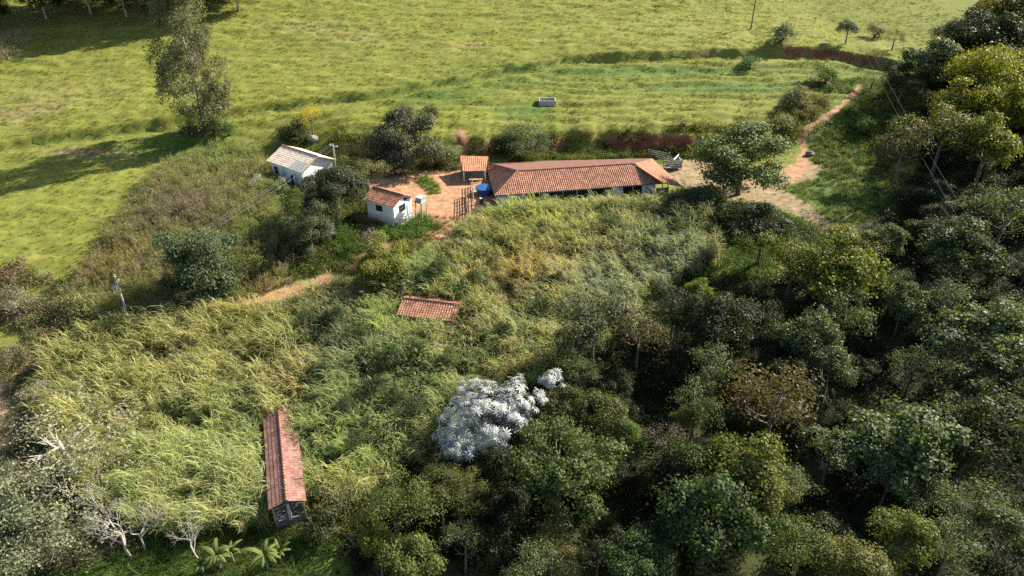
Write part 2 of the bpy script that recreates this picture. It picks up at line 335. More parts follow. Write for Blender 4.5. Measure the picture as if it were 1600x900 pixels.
def sheet(name, sel, label, cat):
    q = quads[sel]; u, inv = np.unique(q, return_inverse=True); me = np_mesh(name, V[u], inv.reshape(-1, 4), True)
    for nm, C in (('mask', C1), ('mask2', C2)):
        a = me.color_attributes.new(nm, 'FLOAT_COLOR', 'POINT'); a.data.foreach_set('color', C[u].astype(np.float32).ravel())
    return tag(link(name, me, M['ground']), label, cat, kind='structure')
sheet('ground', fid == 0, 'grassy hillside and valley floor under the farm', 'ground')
sheet('yard', fid == 1, 'orange bare earth yard between the small white house and the long barn', 'ground')
sheet('dirt_road', fid == 2, 'sandy and red dirt road passing the barn and climbing the slope', 'road')
sheet('footpath', fid == 3, 'bare red earth path and clearing on the grassy slope', 'path')
sheet('earth_bank', fid == 4, 'red eroded earth bank cut into the pasture', 'terrain')

# ------------------------------------------------------------------ foliage meshes
def leaves(P, Nn, size, asp=.55, jit=.55, rng=RNG, droop=0):
    """one bent diamond per point P with mean normal Nn; returns V, F"""
    n = len(P); size = np.broadcast_to(size, n) * rng.uniform(.65, 1.35, n)
    nn = Nn + rng.normal(0, jit, (n, 3)); nn /= np.linalg.norm(nn, axis=1)[:, None] + 1e-9
    t = rng.normal(0, 1, (n, 3)); t[:, 2] -= droop; t -= (t * nn).sum(1)[:, None] * nn; t /= np.linalg.norm(t, axis=1)[:, None] + 1e-9
    b = np.cross(nn, t); s = size[:, None]
    v = np.stack([P - t * s * .5, P + b * s * asp * .5 - nn * s * .06, P + t * s * .5 - nn * s * .12, P - b * s * asp * .5 - nn * s * .06], 1)
    return v.reshape(-1, 3), np.arange(4 * n).reshape(-1, 4)
def crown_mesh(name, seed, R0=4., flat=.75, lobes=16, lr=(.26, .42), clumps=46, per=11, size=.26, bottom=-.35, spread=.40, tall=1., holes=.25, asp=.55, up=.35):
    rng = np.random.default_rng(seed); P = []; Q = []
    for i in range(lobes):
        while True:
            d = rng.normal(0, 1, 3); d /= np.linalg.norm(d)
            if d[2] > bottom: break
        k = rng.uniform(.42, .80) * (1.3 if rng.random() < .22 else 1) if i else .1
        c = d * k * np.array([1, 1, flat * tall]) * R0; r = R0 * rng.uniform(lr[0] * .7, lr[1] * 1.08) * (1.15 if i == 0 else 1)
        for j in range(int(clumps * rng.uniform(.7, 1.2))):
            e = rng.normal(0, 1, 3); e[2] = e[2] + .35; e /= np.linalg.norm(e)
            if e[2] < -.6: continue
            if vnoise(e[0] * 2.2 + i * 5, e[1] * 2.2 + e[2] * 2.2, seed) < holes: continue
            q = c + e * r * np.array([1, 1, .8]) * rng.uniform(.72, 1.08)
            m = rng.integers(per // 2, int(per * 1.5)); off = rng.normal(0, 1, (m, 3)) * spread * np.array([1, 1, .55])
            P.append(q + off); nn = e * .8 + np.array([0, 0, up]); Q.append(np.repeat(nn[None], m, 0) + off * .5)
    P = np.concatenate(P); Q = np.concatenate(Q); v, f = leaves(P, Q, size, asp, rng=rng); return np_mesh(name, v, f)
CR = {}
for i in range(4): CR['broad%d' % i] = crown_mesh('broad_crown', 100 + i, lobes=18, lr=(.24, .38), clumps=70, per=13, size=.27, asp=.62, spread=.33)
for i in range(3): CR['fine%d' % i] = crown_mesh('fine_crown', 120 + i, lobes=20, lr=(.18, .34), clumps=58, per=12, size=.2, spread=.38, holes=.33)
for i in range(3): CR['big%d' % i] = crown_mesh('large_leaf_crown', 140 + i, lobes=16, lr=(.26, .38), clumps=62, per=11, size=.33, spread=.30, holes=.3, asp=.6)
for i in range(3): CR['open%d' % i] = crown_mesh('open_crown', 160 + i, lobes=13, lr=(.18, .32), clumps=40, per=10, size=.24, spread=.42, holes=.42)
for i in range(2): CR['sparse%d' % i] = crown_mesh('sparse_crown', 180 + i, lobes=22, lr=(.16, .28), clumps=24, per=6, size=.2, spread=.45, holes=.45)
for i in range(2): CR['round%d' % i] = crown_mesh('round_crown', 240 + i, lobes=44, lr=(.18, .30), clumps=64, per=12, size=.24, bottom=-.75, flat=1.0, spread=.3, holes=.2)
for i in range(2): CR['huge%d' % i] = crown_mesh('great_dome_crown', 250 + i, lobes=34, lr=(.16, .26), clumps=62, per=12, size=.19, bottom=-.5, flat=.9, spread=.2, holes=.25, asp=.6)
for i in range(2): CR['dome%d' % i] = crown_mesh('dome_crown', 200 + i, lobes=26, lr=(.2, .3), clumps=56, per=11, size=.2, bottom=-.7, flat=.85, spread=.26, holes=.12)
for i in range(3): CR['bush%d' % i] = crown_mesh('bush_foliage', 220 + i, R0=1.6, lobes=9, lr=(.3, .5), clumps=40, per=9, size=.17, bottom=0, flat=.7, spread=.2)
CR['euca'] = None
def trunk_mesh(name, seed, r=.22, h=6., lean=.3, limbs=6, spread=2.4, n=7):
    rnd = random.Random(seed); b = MB(); top = Vector((rnd.uniform(-lean, lean), rnd.uniform(-lean, lean), h))
    pts = [Vector((0, 0, -.6)), Vector((0, 0, 0)), top * .35 + Vector((rnd.uniform(-.15, .15), rnd.uniform(-.15, .15), 0)), top * .7, top]
    b.tube(pts, [r * 1.7, r * 1.25, r, r * .8, r * .45], n)
    for k in range(limbs):
        a = k * 2.4 + rnd.random(); s = top * rnd.uniform(.55, .9); e = s + Vector((math.cos(a) * spread * rnd.uniform(.6, 1), math.sin(a) * spread * rnd.uniform(.6, 1), h * rnd.uniform(.12, .35)))
        m = (s + e) / 2 + Vector((0, 0, -.15 * spread)); b.tube([s, m, e], [r * .5, r * .35, r * .12], 5)
        for q in range(2):
            a2 = a + rnd.uniform(-1, 1); b.tube([m, m + Vector((math.cos(a2) * spread * .5, math.sin(a2) * spread * .5, h * .12))], [r * .28, r * .08], 4)
    return b.mesh(name, True)
TR = [trunk_mesh('trunk', 300 + i) for i in range(4)]; TRP = [trunk_mesh('trunk', 310 + i) for i in range(2)]
for t in TR: t.materials.append(M['bark'])
for t in TRP: t.materials.append(M['palebark'])
for k, c in CR.items():
    if c: c.materials.append(M['leaf'])

# colours, linear base colours of leaves
CO = dict(dark=(.038, .052, .022), green=(.060, .095, .026), bright=(.085, .135, .024), yellow=(.15, .17, .022), olive=(.075, .088, .026),
          sage=(.115, .145, .070), grey=(.105, .112, .078), brown=(.125, .095, .050), blue=(.060, .085, .062), lime=(.19, .24, .03), yb=(.17, .15, .045), red=(.17, .085, .04))
TG = 1.5
def tree(px, py, wpx, kind, col, label, group=None, h=None, sq=1., pale=False, name='tree', cat='tree', hc=None):
    """a crown seen at (px,py), wpx photo pixels wide, over its own trunk standing on the ground"""
    r = 4.
    for _ in range(3):
        hcc = hc if hc is not None else (r * .45 + (h if h is not None else 4.5))
        x, y = hit(px, py, hcc); z = gz(x, y); d = math.sqrt(x * x + y * y + (CAM_H - z - hcc) ** 2)
        u = math.hypot(1, (px - 800) / F_PX); r = wpx / 2 * d / F_PX / 1.0
    t = empty(name, (x, y, z), RNG.uniform(0, 6.28)); ks = [k for k in CR if k.startswith(kind)]; k = ks[int(RNG.integers(len(ks)))]
    base = 1.6 if kind == 'bush' else 4.
    c = link('crown', CR[k], None, t, (0, 0, hcc)); s = r / base * (1.18 if kind != 'bush' else 1.1); c.scale = (s * RNG.uniform(.92, 1.12), s * RNG.uniform(.92, 1.12), s * sq * RNG.uniform(.92, 1.15)); c.rotation_euler = (RNG.uniform(-.2, .2), RNG.uniform(-.2, .2), 0); v = RNG.uniform(.88, 1.12) * RNG.uniform(.96, 1.04, 3)
    cc = CO[col] if isinstance(col, str) else col; c.color = (cc[0] * v[0] * TG, cc[1] * v[1] * TG, cc[2] * v[2] * TG, 1)
    tm = (TRP if pale else TR); tk = link('trunk', tm[int(RNG.integers(len(tm)))], None, t); ts = max(.25, s * .9); tk.scale = (ts, ts, max(hcc, .5) / 6.)
    tag(t, label, cat, group); return t

# ------------------------------------------------------------------ buildings
def tile_mesh(mb_list, poly, pitch=.34, course=.42, amp=.034):
    """corrugated clay-tile surface filling the planar polygon; its first edge is the eave"""
    P = [Vector(p) for p in poly]; u = (P[1] - P[0]).normalized(); nrm = Vector((0, 0, 0))
    for i in range(1, len(P) - 1): nrm += (P[i] - P[0]).cross(P[i + 1] - P[0])
    nrm.normalize()
    if nrm.z < 0: nrm = -nrm
    v = nrm.cross(u).normalized(); c = sum(P, Vector()) / len(P)
    if (c - P[0]).dot(v) < 0: v = -v
    us = [(p - P[0]).dot(u) for p in P]; vs = [(p - P[0]).dot(v) for p in P]
    u0, u1, v1, v0 = min(us) - .01, max(us) + .01, max(vs) + .01, min(vs)
    nu = int((u1 - u0) / pitch * 6) + 2; nv = int((v1 - v0) / course) + 1; bm = bmesh.new(); uvl = bm.loops.layers.uv.new('UVMap')
    du = pitch / 6
    for j in range(nv):
        rows = []
        for e, (vv, lift) in enumerate(((j * course, .022), ((j + 1) * course, .0))):
            rows.append([bm.verts.new(P[0] + u * (u0 + i * du) + v * (v0 + vv) + nrm * (amp * math.sin(i / 6 * 2 * math.pi) + lift + .05)) for i in range(nu)])
        for i in range(nu - 1):
            f = bm.faces.new((rows[0][i], rows[0][i + 1], rows[1][i + 1], rows[1][i])); f.smooth = True
            for lp, (a, b) in zip(f.loops, ((i, 0), (i + 1, 0), (i + 1, 1), (i, 1))): lp[uvl].uv = (a / 6 * .999 + .002, j + .02 + b * .96)
    for i in range(len(P)):
        a, b = P[i], P[(i + 1) % len(P)]; e = (b - a).normalized(); o = e.cross(nrm)
        if (c - a).dot(o) > 0: o = -o
        bmesh.ops.bisect_plane(bm, geom=bm.verts[:] + bm.edges[:] + bm.faces[:], plane_co=a, plane_no=o, clear_outer=True)
    mb_list.append(bm)
    # under-side board
    under = bmesh.new(); under.loops.layers.uv.new('UVMap')
    lo = [under.verts.new(p - nrm * .06) for p in P]; up = [under.verts.new(p - nrm * .0) for p in P]; under.faces.new(lo); under.faces.new(up)
    for i in range(len(P)): under.faces.new((lo[i], lo[(i + 1) % len(P)], up[(i + 1) % len(P)], up[i]))
    mb_list.append(under)
def join_bm(name, bms, mat, parent):
    me = bpy.data.meshes.new(name); tot = bmesh.new()
    for b in bms:
        t = bpy.data.meshes.new('t'); b.to_mesh(t); tot.from_mesh(t); bpy.data.meshes.remove(t); b.free()
    tot.to_mesh(me); tot.free(); return link(name, me, mat, parent)
def roof(parent, faces, ridges, mat, pitch=.34, course=.42):
    bms = []; [tile_mesh(bms, f, pitch, course) for f in faces]; r = join_bm('roof', bms, mat, parent)
    for a, b in ridges:
        a = Vector(a); b = Vector(b); n = max(2, int((b - a).length / .42)); m = MB()
        for i in range(n):
            p = a.lerp(b, i / n); q = a.lerp(b, (i + 1.12) / n); m.tube([p + Vector((0, 0, .07)), q + Vector((0, 0, .04))], [.15, .12], 8)
        m.build('ridge_cap', M['ridge'], r)
    return r
M['ridge'] = simple('ridge_tile', (.40, .19, .12), scale=3, col2=(.16, .08, .06))
def rect_from_px(a, b, c, z):
    """rectangle on plane z: a-b long edge near the camera, c the far end of the short edge at b; returns centre, yaw, length, width"""
    A, B, Cc = plane(*a, z), plane(*b, z), plane(*c, z); ctr = (A + Cc) / 2; u = (B - A); yaw = math.atan2(u.y, u.x)
    w = abs((Cc - B).dot(Vector((-math.sin(yaw), math.cos(yaw), 0)))); return ctr, yaw, u.length, w
def frame_at(ctr, yaw):
    return lambda x, y, z=0: Vector((ctr.x + x * math.cos(yaw) - y * math.sin(yaw), ctr.y + x * math.sin(yaw) + y * math.cos(yaw), z))
def gable_faces(L_, W_, ze, rise):
    x, y = L_ / 2, W_ / 2
    return ([[(-x, -y, ze), (x, -y, ze), (x, 0, ze + rise), (-x, 0, ze + rise)], [(x, y, ze), (-x, y, ze), (-x, 0, ze + rise), (x, 0, ze + rise)]], [((-x, 0, ze + rise), (x, 0, ze + rise))])
def walls(parent, L_, W_, h, rise, mat, base=-.8, t=.15, gables=True, name='wall'):
    m = MB(); x, y = L_ / 2, W_ / 2
    m.box((0, -y, (h + base) / 2), (L_, t, h - base)); m.box((0, y, (h + base) / 2), (L_, t, h - base))
    for s in (-1, 1):
        vs = []
        for dx in (-t / 2, t / 2): vs += [(s * x + dx, -y + t / 2, base), (s * x + dx, y - t / 2, base), (s * x + dx, y - t / 2, h), (s * x + dx, 0, h + (rise if gables else 0)), (s * x + dx, -y + t / 2, h)]
        m.add(vs, [(0, 1, 2, 3, 4), (9, 8, 7, 6, 5), (0, 5, 6, 1), (1, 6, 7, 2), (2, 7, 8, 3), (3, 8, 9, 4), (4, 9, 5, 0)])
    return m.build(name, mat, parent)
def window(parent, c, w, h, axis, out, mat='dark', name='window', sill=True):
    """c on the outer wall plane; axis 'x' or 'y' is the wall's direction; out = +-1 outward side"""
    d = (w, .05, h) if axis == 'x' else (.05, w, h); o = (0, out * .03, 0) if axis == 'x' else (out * .03, 0, 0)
    f = MB().box([a + b for a, b in zip(c, o)], d).build(name, M[mat], parent); m = MB()
    for s in (-1, 1):
        q = (s * w / 2, 0, 0) if axis == 'x' else (0, s * w / 2, 0); m.box([a + 1.6 * b + e for a, b, e in zip(c, o, q)], (.07, .07, h + .1))
    m.box([a + 1.6 * b + e for a, b, e in zip(c, o, (0, 0, 0))], (.05, .05, h))
    m.box([a + 1.6 * b for a, b in zip(c, o)], ((w, .05, .05) if axis == 'x' else (.05, w, .05)))
    for s in (-1, 1): m.box([c[0] + o[0] * 1.6, c[1] + o[1] * 1.6, c[2] + s * (h / 2 + .03)], (w + .16, .09, .07) if axis == 'x' else (.09, w + .16, .07))
    m.build('frame', M['slate'], f); return f

# small white house with the red roof
ZE = 2.9
c, yaw, L_, W_ = rect_from_px((571.5, 311), (619, 325), (643, 307), ZE); hs = empty('small_house', (c.x, c.y, 0), yaw)
tag(hs, 'small white square house with a red tiled gable roof in the bare yard', 'house')
fc, rd = gable_faces(L_, W_ + .2, ZE, 1.15); roof(hs, fc, rd, M['tile'])
walls(hs, L_ - .9, W_ - .35, ZE - .02, 1.0, M['white']); xw, yw = (L_ - .9) / 2, (W_ - .35) / 2
window(hs, (-.1, -yw - .075, 1.95), 1.25, .85, 'x', -1); window(hs, (xw + .075, -.1, 1.95), 1.3, .95, 'y', 1)
m = MB(); x0 = xw + .09
m.add([(x0, .55, 2.85), (x0 + .02, .55, 2.85), (x0, 1.55, 2.95), (x0 + .02, 1.55, 2.95), (x0, .1, 3.6), (x0 + .02, .1, 3.6)], [(0, 2, 4), (1, 3, 5)]); m.build('vent', M['dark'], hs)
MB().box((xw + .12, 1.45, .95), (.06, .85, 2.0)).build('door', M['bluewhite'], hs)
MB().box((xw + .75, -.2, -.1), (1.3, 3.6, .5)).build('step', M['concrete'], hs)
m = MB()
for q in range(5): m.beam((xw + 1.3, -1.6 + q * .75, .1), (xw + 1.3, -1.6 + q * .75, 1.05), .07)
m.beam((xw + 1.3, -1.65, 1.05), (xw + 1.3, 1.45, 1.05), .07); m.build('railing', M['greywood'], hs)
F = frame_at(c, yaw)
# water tank on posts beside it
tk = empty('water_tank', F(xw + 2.0, 2.2, 0), yaw); tag(tk, 'grey box water tank raised on four pale posts beside the small white house', 'water tank')
for sx in (-.6, .6):
    for sy in (-.6, .6): MB().beam((sx, sy, -.4), (sx, sy, 2.55), .13).build('leg', M['palebark'], tk)
MB().box((0, 0, 2.62), (1.6, 1.6, .12)).build('platform', M['greywood'], tk); m = MB(); m.box((0, 0, 3.0), (1.15, 1.15, .62)); m.build('tank', M['concrete'], tk)
MB().box((0, 0, 3.36), (1.3, 1.3, .08)).build('lid', M['sheet'], tk)

# larger white house with bleached tiles
ZE = 3.2; c, yaw, L_, W_ = rect_from_px((417, 253), (470, 271), (524, 248), ZE); L_ = 9.6; W_ = 7.6
c = (plane(417, 253, ZE) + plane(524, 248, ZE)) / 2
hb = empty('farmhouse', (c.x, c.y, 0), yaw); tag(hb, 'white farmhouse with a bleached pale tile roof patched with a grey sheet', 'house')
fc, rd = gable_faces(L_, W_, ZE, 1.75); rf = roof(hb, fc, rd, M['tile_pale'])
walls(hb, L_ - 1.2, W_ - 1.2, ZE + .15, 1.35, M['white']); xw, yw = (L_ - 1.2) / 2, (W_ - 1.2) / 2
window(hb, (-3.1, -yw - .075, 1.7), 1.0, 1.2, 'x', -1); window(hb, (xw + .075, 1.2, 1.7), 1.1, 1.1, 'y', 1)
MB().box((.6, -yw - .1, 1.0), (4.6, .06, 2.2)).build('porch_wall', M['bluewhite'], hb)
MB().box((1.3, -yw - .14, .9), (.85, .06, 1.9)).build('door', M['dark'], hb)
for q in (-.9, 2.0, 4.5): MB().beam((q, -W_ / 2 + .25, -.5), (q, -W_ / 2 + .25, ZE - .05), .15).build('porch_post', M['white'], hb)
sl_ = 1.75 / (W_ / 2); m = MB(); n = 28; vs = []
for i in range(n + 1):
    xx = 1.6 + 3.1 * i / n
    for yy in (-W_ / 2 - .25, -W_ / 2 + 1.7): vs.append((xx, yy, ZE + (yy + W_ / 2) * sl_ + .2 + .03 * math.sin(i * 1.9)))
m.add(vs, [(2 * i, 2 * i + 2, 2 * i + 3, 2 * i + 1) for i in range(n)]); m.build('patch_sheet', M['sheet'], hb)
m = MB(); m.beam((L_ / 2 + .05, -W_ / 2, ZE), (L_ / 2 + .05, 0, ZE + 1.75), .06, .2); m.beam((L_ / 2 + .05, W_ / 2, ZE), (L_ / 2 + .05, 0, ZE + 1.75), .06, .2); m.build('barge_board', M['wood'], hb)

# long barn
bn = empty('barn', (0, 0, 0)); tag(bn, 'long low barn with a weathered red tile roof behind the tall grass', 'barn'); ze = 2.9
FS, FE = plane(773, 306, ze), plane(1036, 286, ze); RL, RR = plane(808.5, 267.5, 4.9), plane(990, 256, 4.9)
BW, BE = plane(758, 253, ze), plane(1019, 248, ze); LM = plane(760, 266, ze); B2 = plane(826, 261, ze)
ridge_dir = (RR - RL).normalized(); EXT = plane(1066, 292, 2.35)
def on_plane(px, py, a, b_, c_):
    n = (b_ - a).cross(c_ - a).normalized(); o = Vector((0, 0, CAM_H)); d = Vector(ray(px, py)); return o + d * ((a - o).dot(n) / d.dot(n))
RL = on_plane(808.5, 267.5, FS, FE, RR); BWc = on_plane(758, 254, BE, RR, RL); EXT = plane(1066, 292, 2.3); FEx = on_plane(1036, 286, EXT, BE, RR)
faces = [[FS, FE, RR, RL], [BWc, FS, RL], [EXT, BE, RR, FEx]]
roof(bn, [[BE, BWc, RL, RR]], [], M['tile_old'])['label'] = 'darker rear roof slope'  # rear slope gets a darker tile mix than the front
rr = roof(bn, faces, [(FS, RL), (RL, RR), (RR, FE), (RL, BWc)], M['tile'])
# raised rear-left wing roof crossing the hip
wL, wR = plane(762, 265, 3.9), plane(806, 267, 4.95)
bc = (FS + FE) / 2; byaw = math.atan2(FE.y - FS.y, FE.x - FS.x); ux = Vector((math.cos(byaw), math.sin(byaw), 0)); uy = Vector((-math.sin(byaw), math.cos(byaw), 0))
inn = .9
def bp(a, b, z=0): p = FS + ux * a + uy * b; return Vector((p.x, p.y, z))
LB = (FE - FS).length; DB = (BW - FS).dot(uy)
def wallseg(a, b, h, mat, name='wall', t=.18, base=-1.0):
    d = (b - a); mm = Matrix.Translation(((a.x + b.x) / 2, (a.y + b.y) / 2, (h + base) / 2)) @ Matrix.Rotation(math.atan2(d.y, d.x), 4, 'Z')
    return MB().box((0, 0, 0), (math.hypot(d.x, d.y), t, h - base), mm).build(name, M[mat], bn)
wallseg(bp(.7, .7), bp(5.0, .7), 2.72, 'bluewhite'); wallseg(bp(1.2, .8), bp(1.2, 4.5), 2.2, 'white'); wallseg(bp(4, DB - 2.2), bp(LB - 1.2, DB - 2.2), 2.1, 'white')
wallseg(bp(LB - 1.0, .8), bp(LB - 1.0, DB - 2.2), 2.2, 'earthwall'); wallseg(bp(19.5, .8), bp(21.6, .8), 2.72, 'bluewhite'); wallseg(bp(25, .9), bp(LB - 1.1, .9), 2.7, 'white')
wallseg(bp(5.2, 4.5), bp(LB - 1.2, 4.5), 2.9, 'slate', 'inner_wall')
MB().box(bp(3.6, .58, 1.35), (.9, .06, 1.1), None).build('window', M['slate'], bn)
for k in range(9): MB().beam(bp(6.5 + k * 2.4, .5, -1), bp(6.5 + k * 2.4, .5, 2.85), .16).build('post', M['greywood'], bn)
wallseg(bp(6.3, .75), bp(19.3, .75), 1.0, 'concrete', 'low_wall', .2)
for k in range(4): MB().beam(bp(LB + 1.2 + k * .3, .6 + k * 2.9, -.5), bp(LB + 1.2 + k * .3, .6 + k * 2.9, 2.25), .15).build('post', M['wood'], bn)
MB().box((0, 0, 0), (2.2, .12, 1.5), Matrix.Translation(bp(LB + .4, .9, .9)) @ Matrix.Rotation(byaw, 4, 'Z')).build('side_panel', M['earthwall'], bn)
m = MB(); m.beam(FS + Vector((0, 0, -.05)), FE + Vector((0, 0, -.05)), .12, .14); m.build('gutter', M['slate'], bn)

# small orange-roofed lean-to shed
ls = empty('tool_shed', (0, 0, 0)); tag(ls, 'small open shed with a bright orange tile roof behind the barn end', 'shed')
a, b, c2, d2 = plane(723, 268, 2.0), plane(759, 267, 2.0), plane(763, 244.5, 2.9), plane(719, 244, 2.9)
roof(ls, [[a, b, c2, d2]], [], M['tile_orange'])
for p in (a, b, c2, d2):
    q = p.lerp((a + c2) / 2, .08); MB().beam((q.x, q.y, -.5), (q.x, q.y, p.z - .05), .16).build('post', M['white'], ls)
q1, q2 = a.lerp(d2, .2), b.lerp(c2, .2)
MB().beam((q1.x, q1.y, 1.0), (q2.x, q2.y, 1.0), .08, 1.5).build('front_panel', M['slate'], ls)
m = MB(); m.beam((d2.x, d2.y - .4, 1.3), (c2.x, c2.y - .4, 1.3), .12, 2.8); m.build('back_wall', M['earthwall'], ls)

# low tiled shed among the tall grass, and the long narrow shed
def grass_shed(name, A, B, Cc, ze, rise, label, mat, zb, L2=None, W2=None, amt=.34):
    c, yaw, l, w = rect_from_px(A, B, Cc, ze); l = L2 or l; w = W2 or w; s = empty(name, (c.x, c.y, 0), yaw); tag(s, label, 'shed')
    fc, rd = gable_faces(l, w, ze, rise); roof(s, fc, rd, mat, amt); return s, l, w, yaw, c
ms, l, w, yaw, c = grass_shed('grass_shed', (620, 492), (711, 503), (727, 469), -2.6, .95, 'red tiled gable roof of a shed sunk in tall grass below the yard', M['tile'], -6)
walls(ms, l - .6, w - .6, -2.7, .85, M['earthwall'], base=-7)
ss, l, w, yaw, c = grass_shed('narrow_shed', (420, 798), (411, 648), (461, 637), -5.6, .62, 'long narrow shed with a faded tile roof open at its near end, in tall grass', M['tile_pink'], -9)
for i in range(6):
    for sy in (-1, 1):
        xx = -l / 2 + .35 + i * (l - .7) / 5; MB().beam((xx, sy * (w / 2 - .35), -9.6), (xx, sy * (w / 2 - .35), -5.6), .16).build('post', M['greywood'], ss)
MB().box((-l / 2 + .3, .1, -8.4), (.14, w - .9, 1.6)).build('end_wall', M['slate'], ss)
p1, p2 = ss.location + Vector((math.cos(yaw), math.sin(yaw), 0)) * (-l / 2 + .2), ss.location + Vector((math.cos(yaw), math.sin(yaw), 0)) * (l / 2 - .2)
MB().beam((-l / 2 + .2, 0, gz(p1.x, p1.y) + .05), (l / 2 - .2, 0, gz(p2.x, p2.y) + .05), w - .5, .6).build('shed_floor_shade', M['slate'], ss)  # dark slab added so the space under the roof looks shaded
MB().box((-l / 2 + .25, 0, -6.6), (.3, .3, 2.2)).build('pillar', M['concrete'], ss)
MB().beam((-l / 2 + .1, -w / 2, -5.62), (-l / 2 + .1, 0, -5.05), .08).build('barge_board', M['greywood'], ss); MB().beam((-l / 2 + .1, w / 2, -5.62), (-l / 2 + .1, 0, -5.05), .08).build('barge_board', M['greywood'], ss)
for sy in (-1, 1): MB().box((0, sy * (w / 2 - .38), -8.6), (l - .8, .1, 1.3)).build('side_wall', M['slate'], ss)

# ------------------------------------------------------------------ pen, trailer, trough, poles, cables
pen = empty('cattle_pen', (0, 0, 0)); tag(pen, 'dark wooden rail pen fence at the left end of the barn', 'fence')
def fence(parent, pts, hgt, rails, mat, step=1.9, w=.11):
    for (p, q) in zip(pts[:-1], pts[1:]):
        p, q = Vector(p), Vector(q); n = max(1, round((q - p).length / step))
        for i in range(n + 1):
            s = p.lerp(q, i / n); z = gz(s.x, s.y); MB().beam((s.x, s.y, z - .4), (s.x, s.y, z + hgt + RNG.uniform(-.08, .15)), w * 1.3).build('post', mat, parent)
        for k in range(rails):
            m = MB(); hh = hgt * (k + .75) / rails
            for i in range(n):
                s, e = p.lerp(q, i / n), p.lerp(q, (i + 1) / n); m.beam((s.x, s.y, gz(s.x, s.y) + hh), (e.x, e.y, gz(e.x, e.y) + hh + RNG.uniform(-.04, .04)), .05, w)
            m.build('rail', mat, parent)
def gp(px, py): x, y = hit(px, py); return (x, y)
fence(pen, [gp(738, 292), gp(741, 338), gp(775, 334)], 1.4, 4, M['greywood'])
pf = empty('yard_fence', (0, 0, 0)); tag(pf, 'reddish brown plank fence standing in the yard before the pen', 'fence')
fence(pf, [gp(728, 308), gp(730, 340)], 1.5, 5, M['wood'], 1.3)
MBt = MB(); tp = plane(757, 291, 1.3)
wt = empty('blue_tank', (tp.x, tp.y, 0)); tag(wt, 'bright blue round water tank in the pen between orange shed and barn', 'water tank')
MB().tube([(0, 0, .0), (0, 0, .9), (0, 0, 1.0)], [1.25, 1.45, 1.5], 28).build('basin', M['bluetarp'], wt); MB().tube([(0, 0, 1.0), (0, 0, 1.16), (0, 0, 1.3)], [1.56, 1.5, .3], 28).build('lid', M['bluetarp'], wt)
gp1 = gp(752, 318); dr = empty('oil_drum', (gp1[0], gp1[1], gz(*gp1))); tag(dr, 'dark drum with a pale lid standing in the pen', 'drum')
MB().tube([(0, 0, 0), (0, 0, .3), (0, 0, .32), (0, 0, .6), (0, 0, .62), (0, 0, .9)], [.3, .3, .32, .3, .32, .3], 18).build('barrel', M['metal'], dr); MB().tube([(0, 0, .9), (0, 0, .93)], [.31, .31], 18).build('lid', M['concrete'], dr)
# loading chute right of the barn
x_, y_ = hit(1050, 264); lc = empty('cattle_trailer', (x_, y_, gz(x_, y_)), R(12)); tag(lc, 'weathered grey slatted wooden cattle box standing behind the barn corner', 'trailer')
for sy in (-.8, .8):
    for k in range(4): MB().box((0, sy, .5 + k * .38), (3.0, .05, .2)).build('side_plank', M['greywood'], lc)
for sx in (-1.45, 0, 1.45):
    for sy in (-.84, .84): MB().beam((sx, sy, 0), (sx, sy, 2.0), .1).build('post', M['greywood'], lc)
MB().box((0, 0, .35), (3.0, 1.6, .1)).build('floor_boards', M['greywood'], lc); MB().box((1.5, 0, 1.1), (.06, 1.5, 1.4)).build('gate', M['white'], lc)
MB().beam((-.3, -.9, 2.1), (1.4, .9, 2.25), .08, .3).build('top_rail', M['white'], lc)
cf = empty('corral_fence', (0, 0, 0)); tag(cf, 'grey rail corral fence running behind the right end of the barn', 'fence'); fence(cf, [gp(1012, 246), gp(1045, 252)], 1.6, 4, M['greywood'], 2.2)
# concrete trough on the pasture
x_, y_ = hit(855, 161); tr_ = empty('water_trough', (x_, y_, gz(x_, y_) - .2), R(2)); tag(tr_, 'open concrete cattle trough set in the green pasture above the barn', 'trough')
for sy in (-1, 1): MB().box((0, sy * 1.15, .45), (3.4, .16, 1.1)).build('long_wall', M['concrete'], tr_)
for sx in (-1, 1): MB().box((sx * 1.62, 0, .45), (.16, 2.14, 1.1)).build('end_wall', M['concrete'], tr_)
MB().box((0, 0, .12), (3.06, 2.12, .1)).build('trough_floor', M['dark'], tr_)
def pole(px, py, hgt, label, cross=True, transformer=False, mat='concrete', yaw=0., r=.14, lean=0):
    x, y = hit(px, py); z = gz(x, y); p = empty('utility_pole', (x, y, z), yaw); tag(p, label, 'utility pole', 'poles carrying the farm power cables')
    MB().tube([(0, 0, -.5), (lean * .5, 0, hgt * .5), (lean, 0, hgt)], [r * 1.2, r, r * .75], 10).build('shaft', M[mat], p); tops = []
    if cross:
        MB().box((lean, .14, hgt - .45), (2.1, .12, .14)).build('crossarm', M['greywood'], p)
        for k in (-.9, -.3, .9): MB().tube([(lean + k, .14, hgt - .4), (lean + k, .14, hgt - .2), (lean + k, .14, hgt - .12)], [.05, .07, .04], 8).build('insulator', M['porc'], p); tops.append(Vector((lean + k, .14, hgt - .15)))
    if transformer:
        t = MB().tube([(lean, -.42, hgt - 1.9), (lean, -.42, hgt - 1.1)], [.3, .3], 14).build('transformer', M['concrete'], p)
        MB().box((lean, -.42, hgt - 1.05), (.5, .5, .08)).build('cap', M['slate'], t)
    Mx = Matrix.Translation((x, y, z)) @ Matrix.Rotation(yaw, 4, 'Z'); return [Mx @ q for q in tops], Mx @ Vector((lean, 0, hgt))
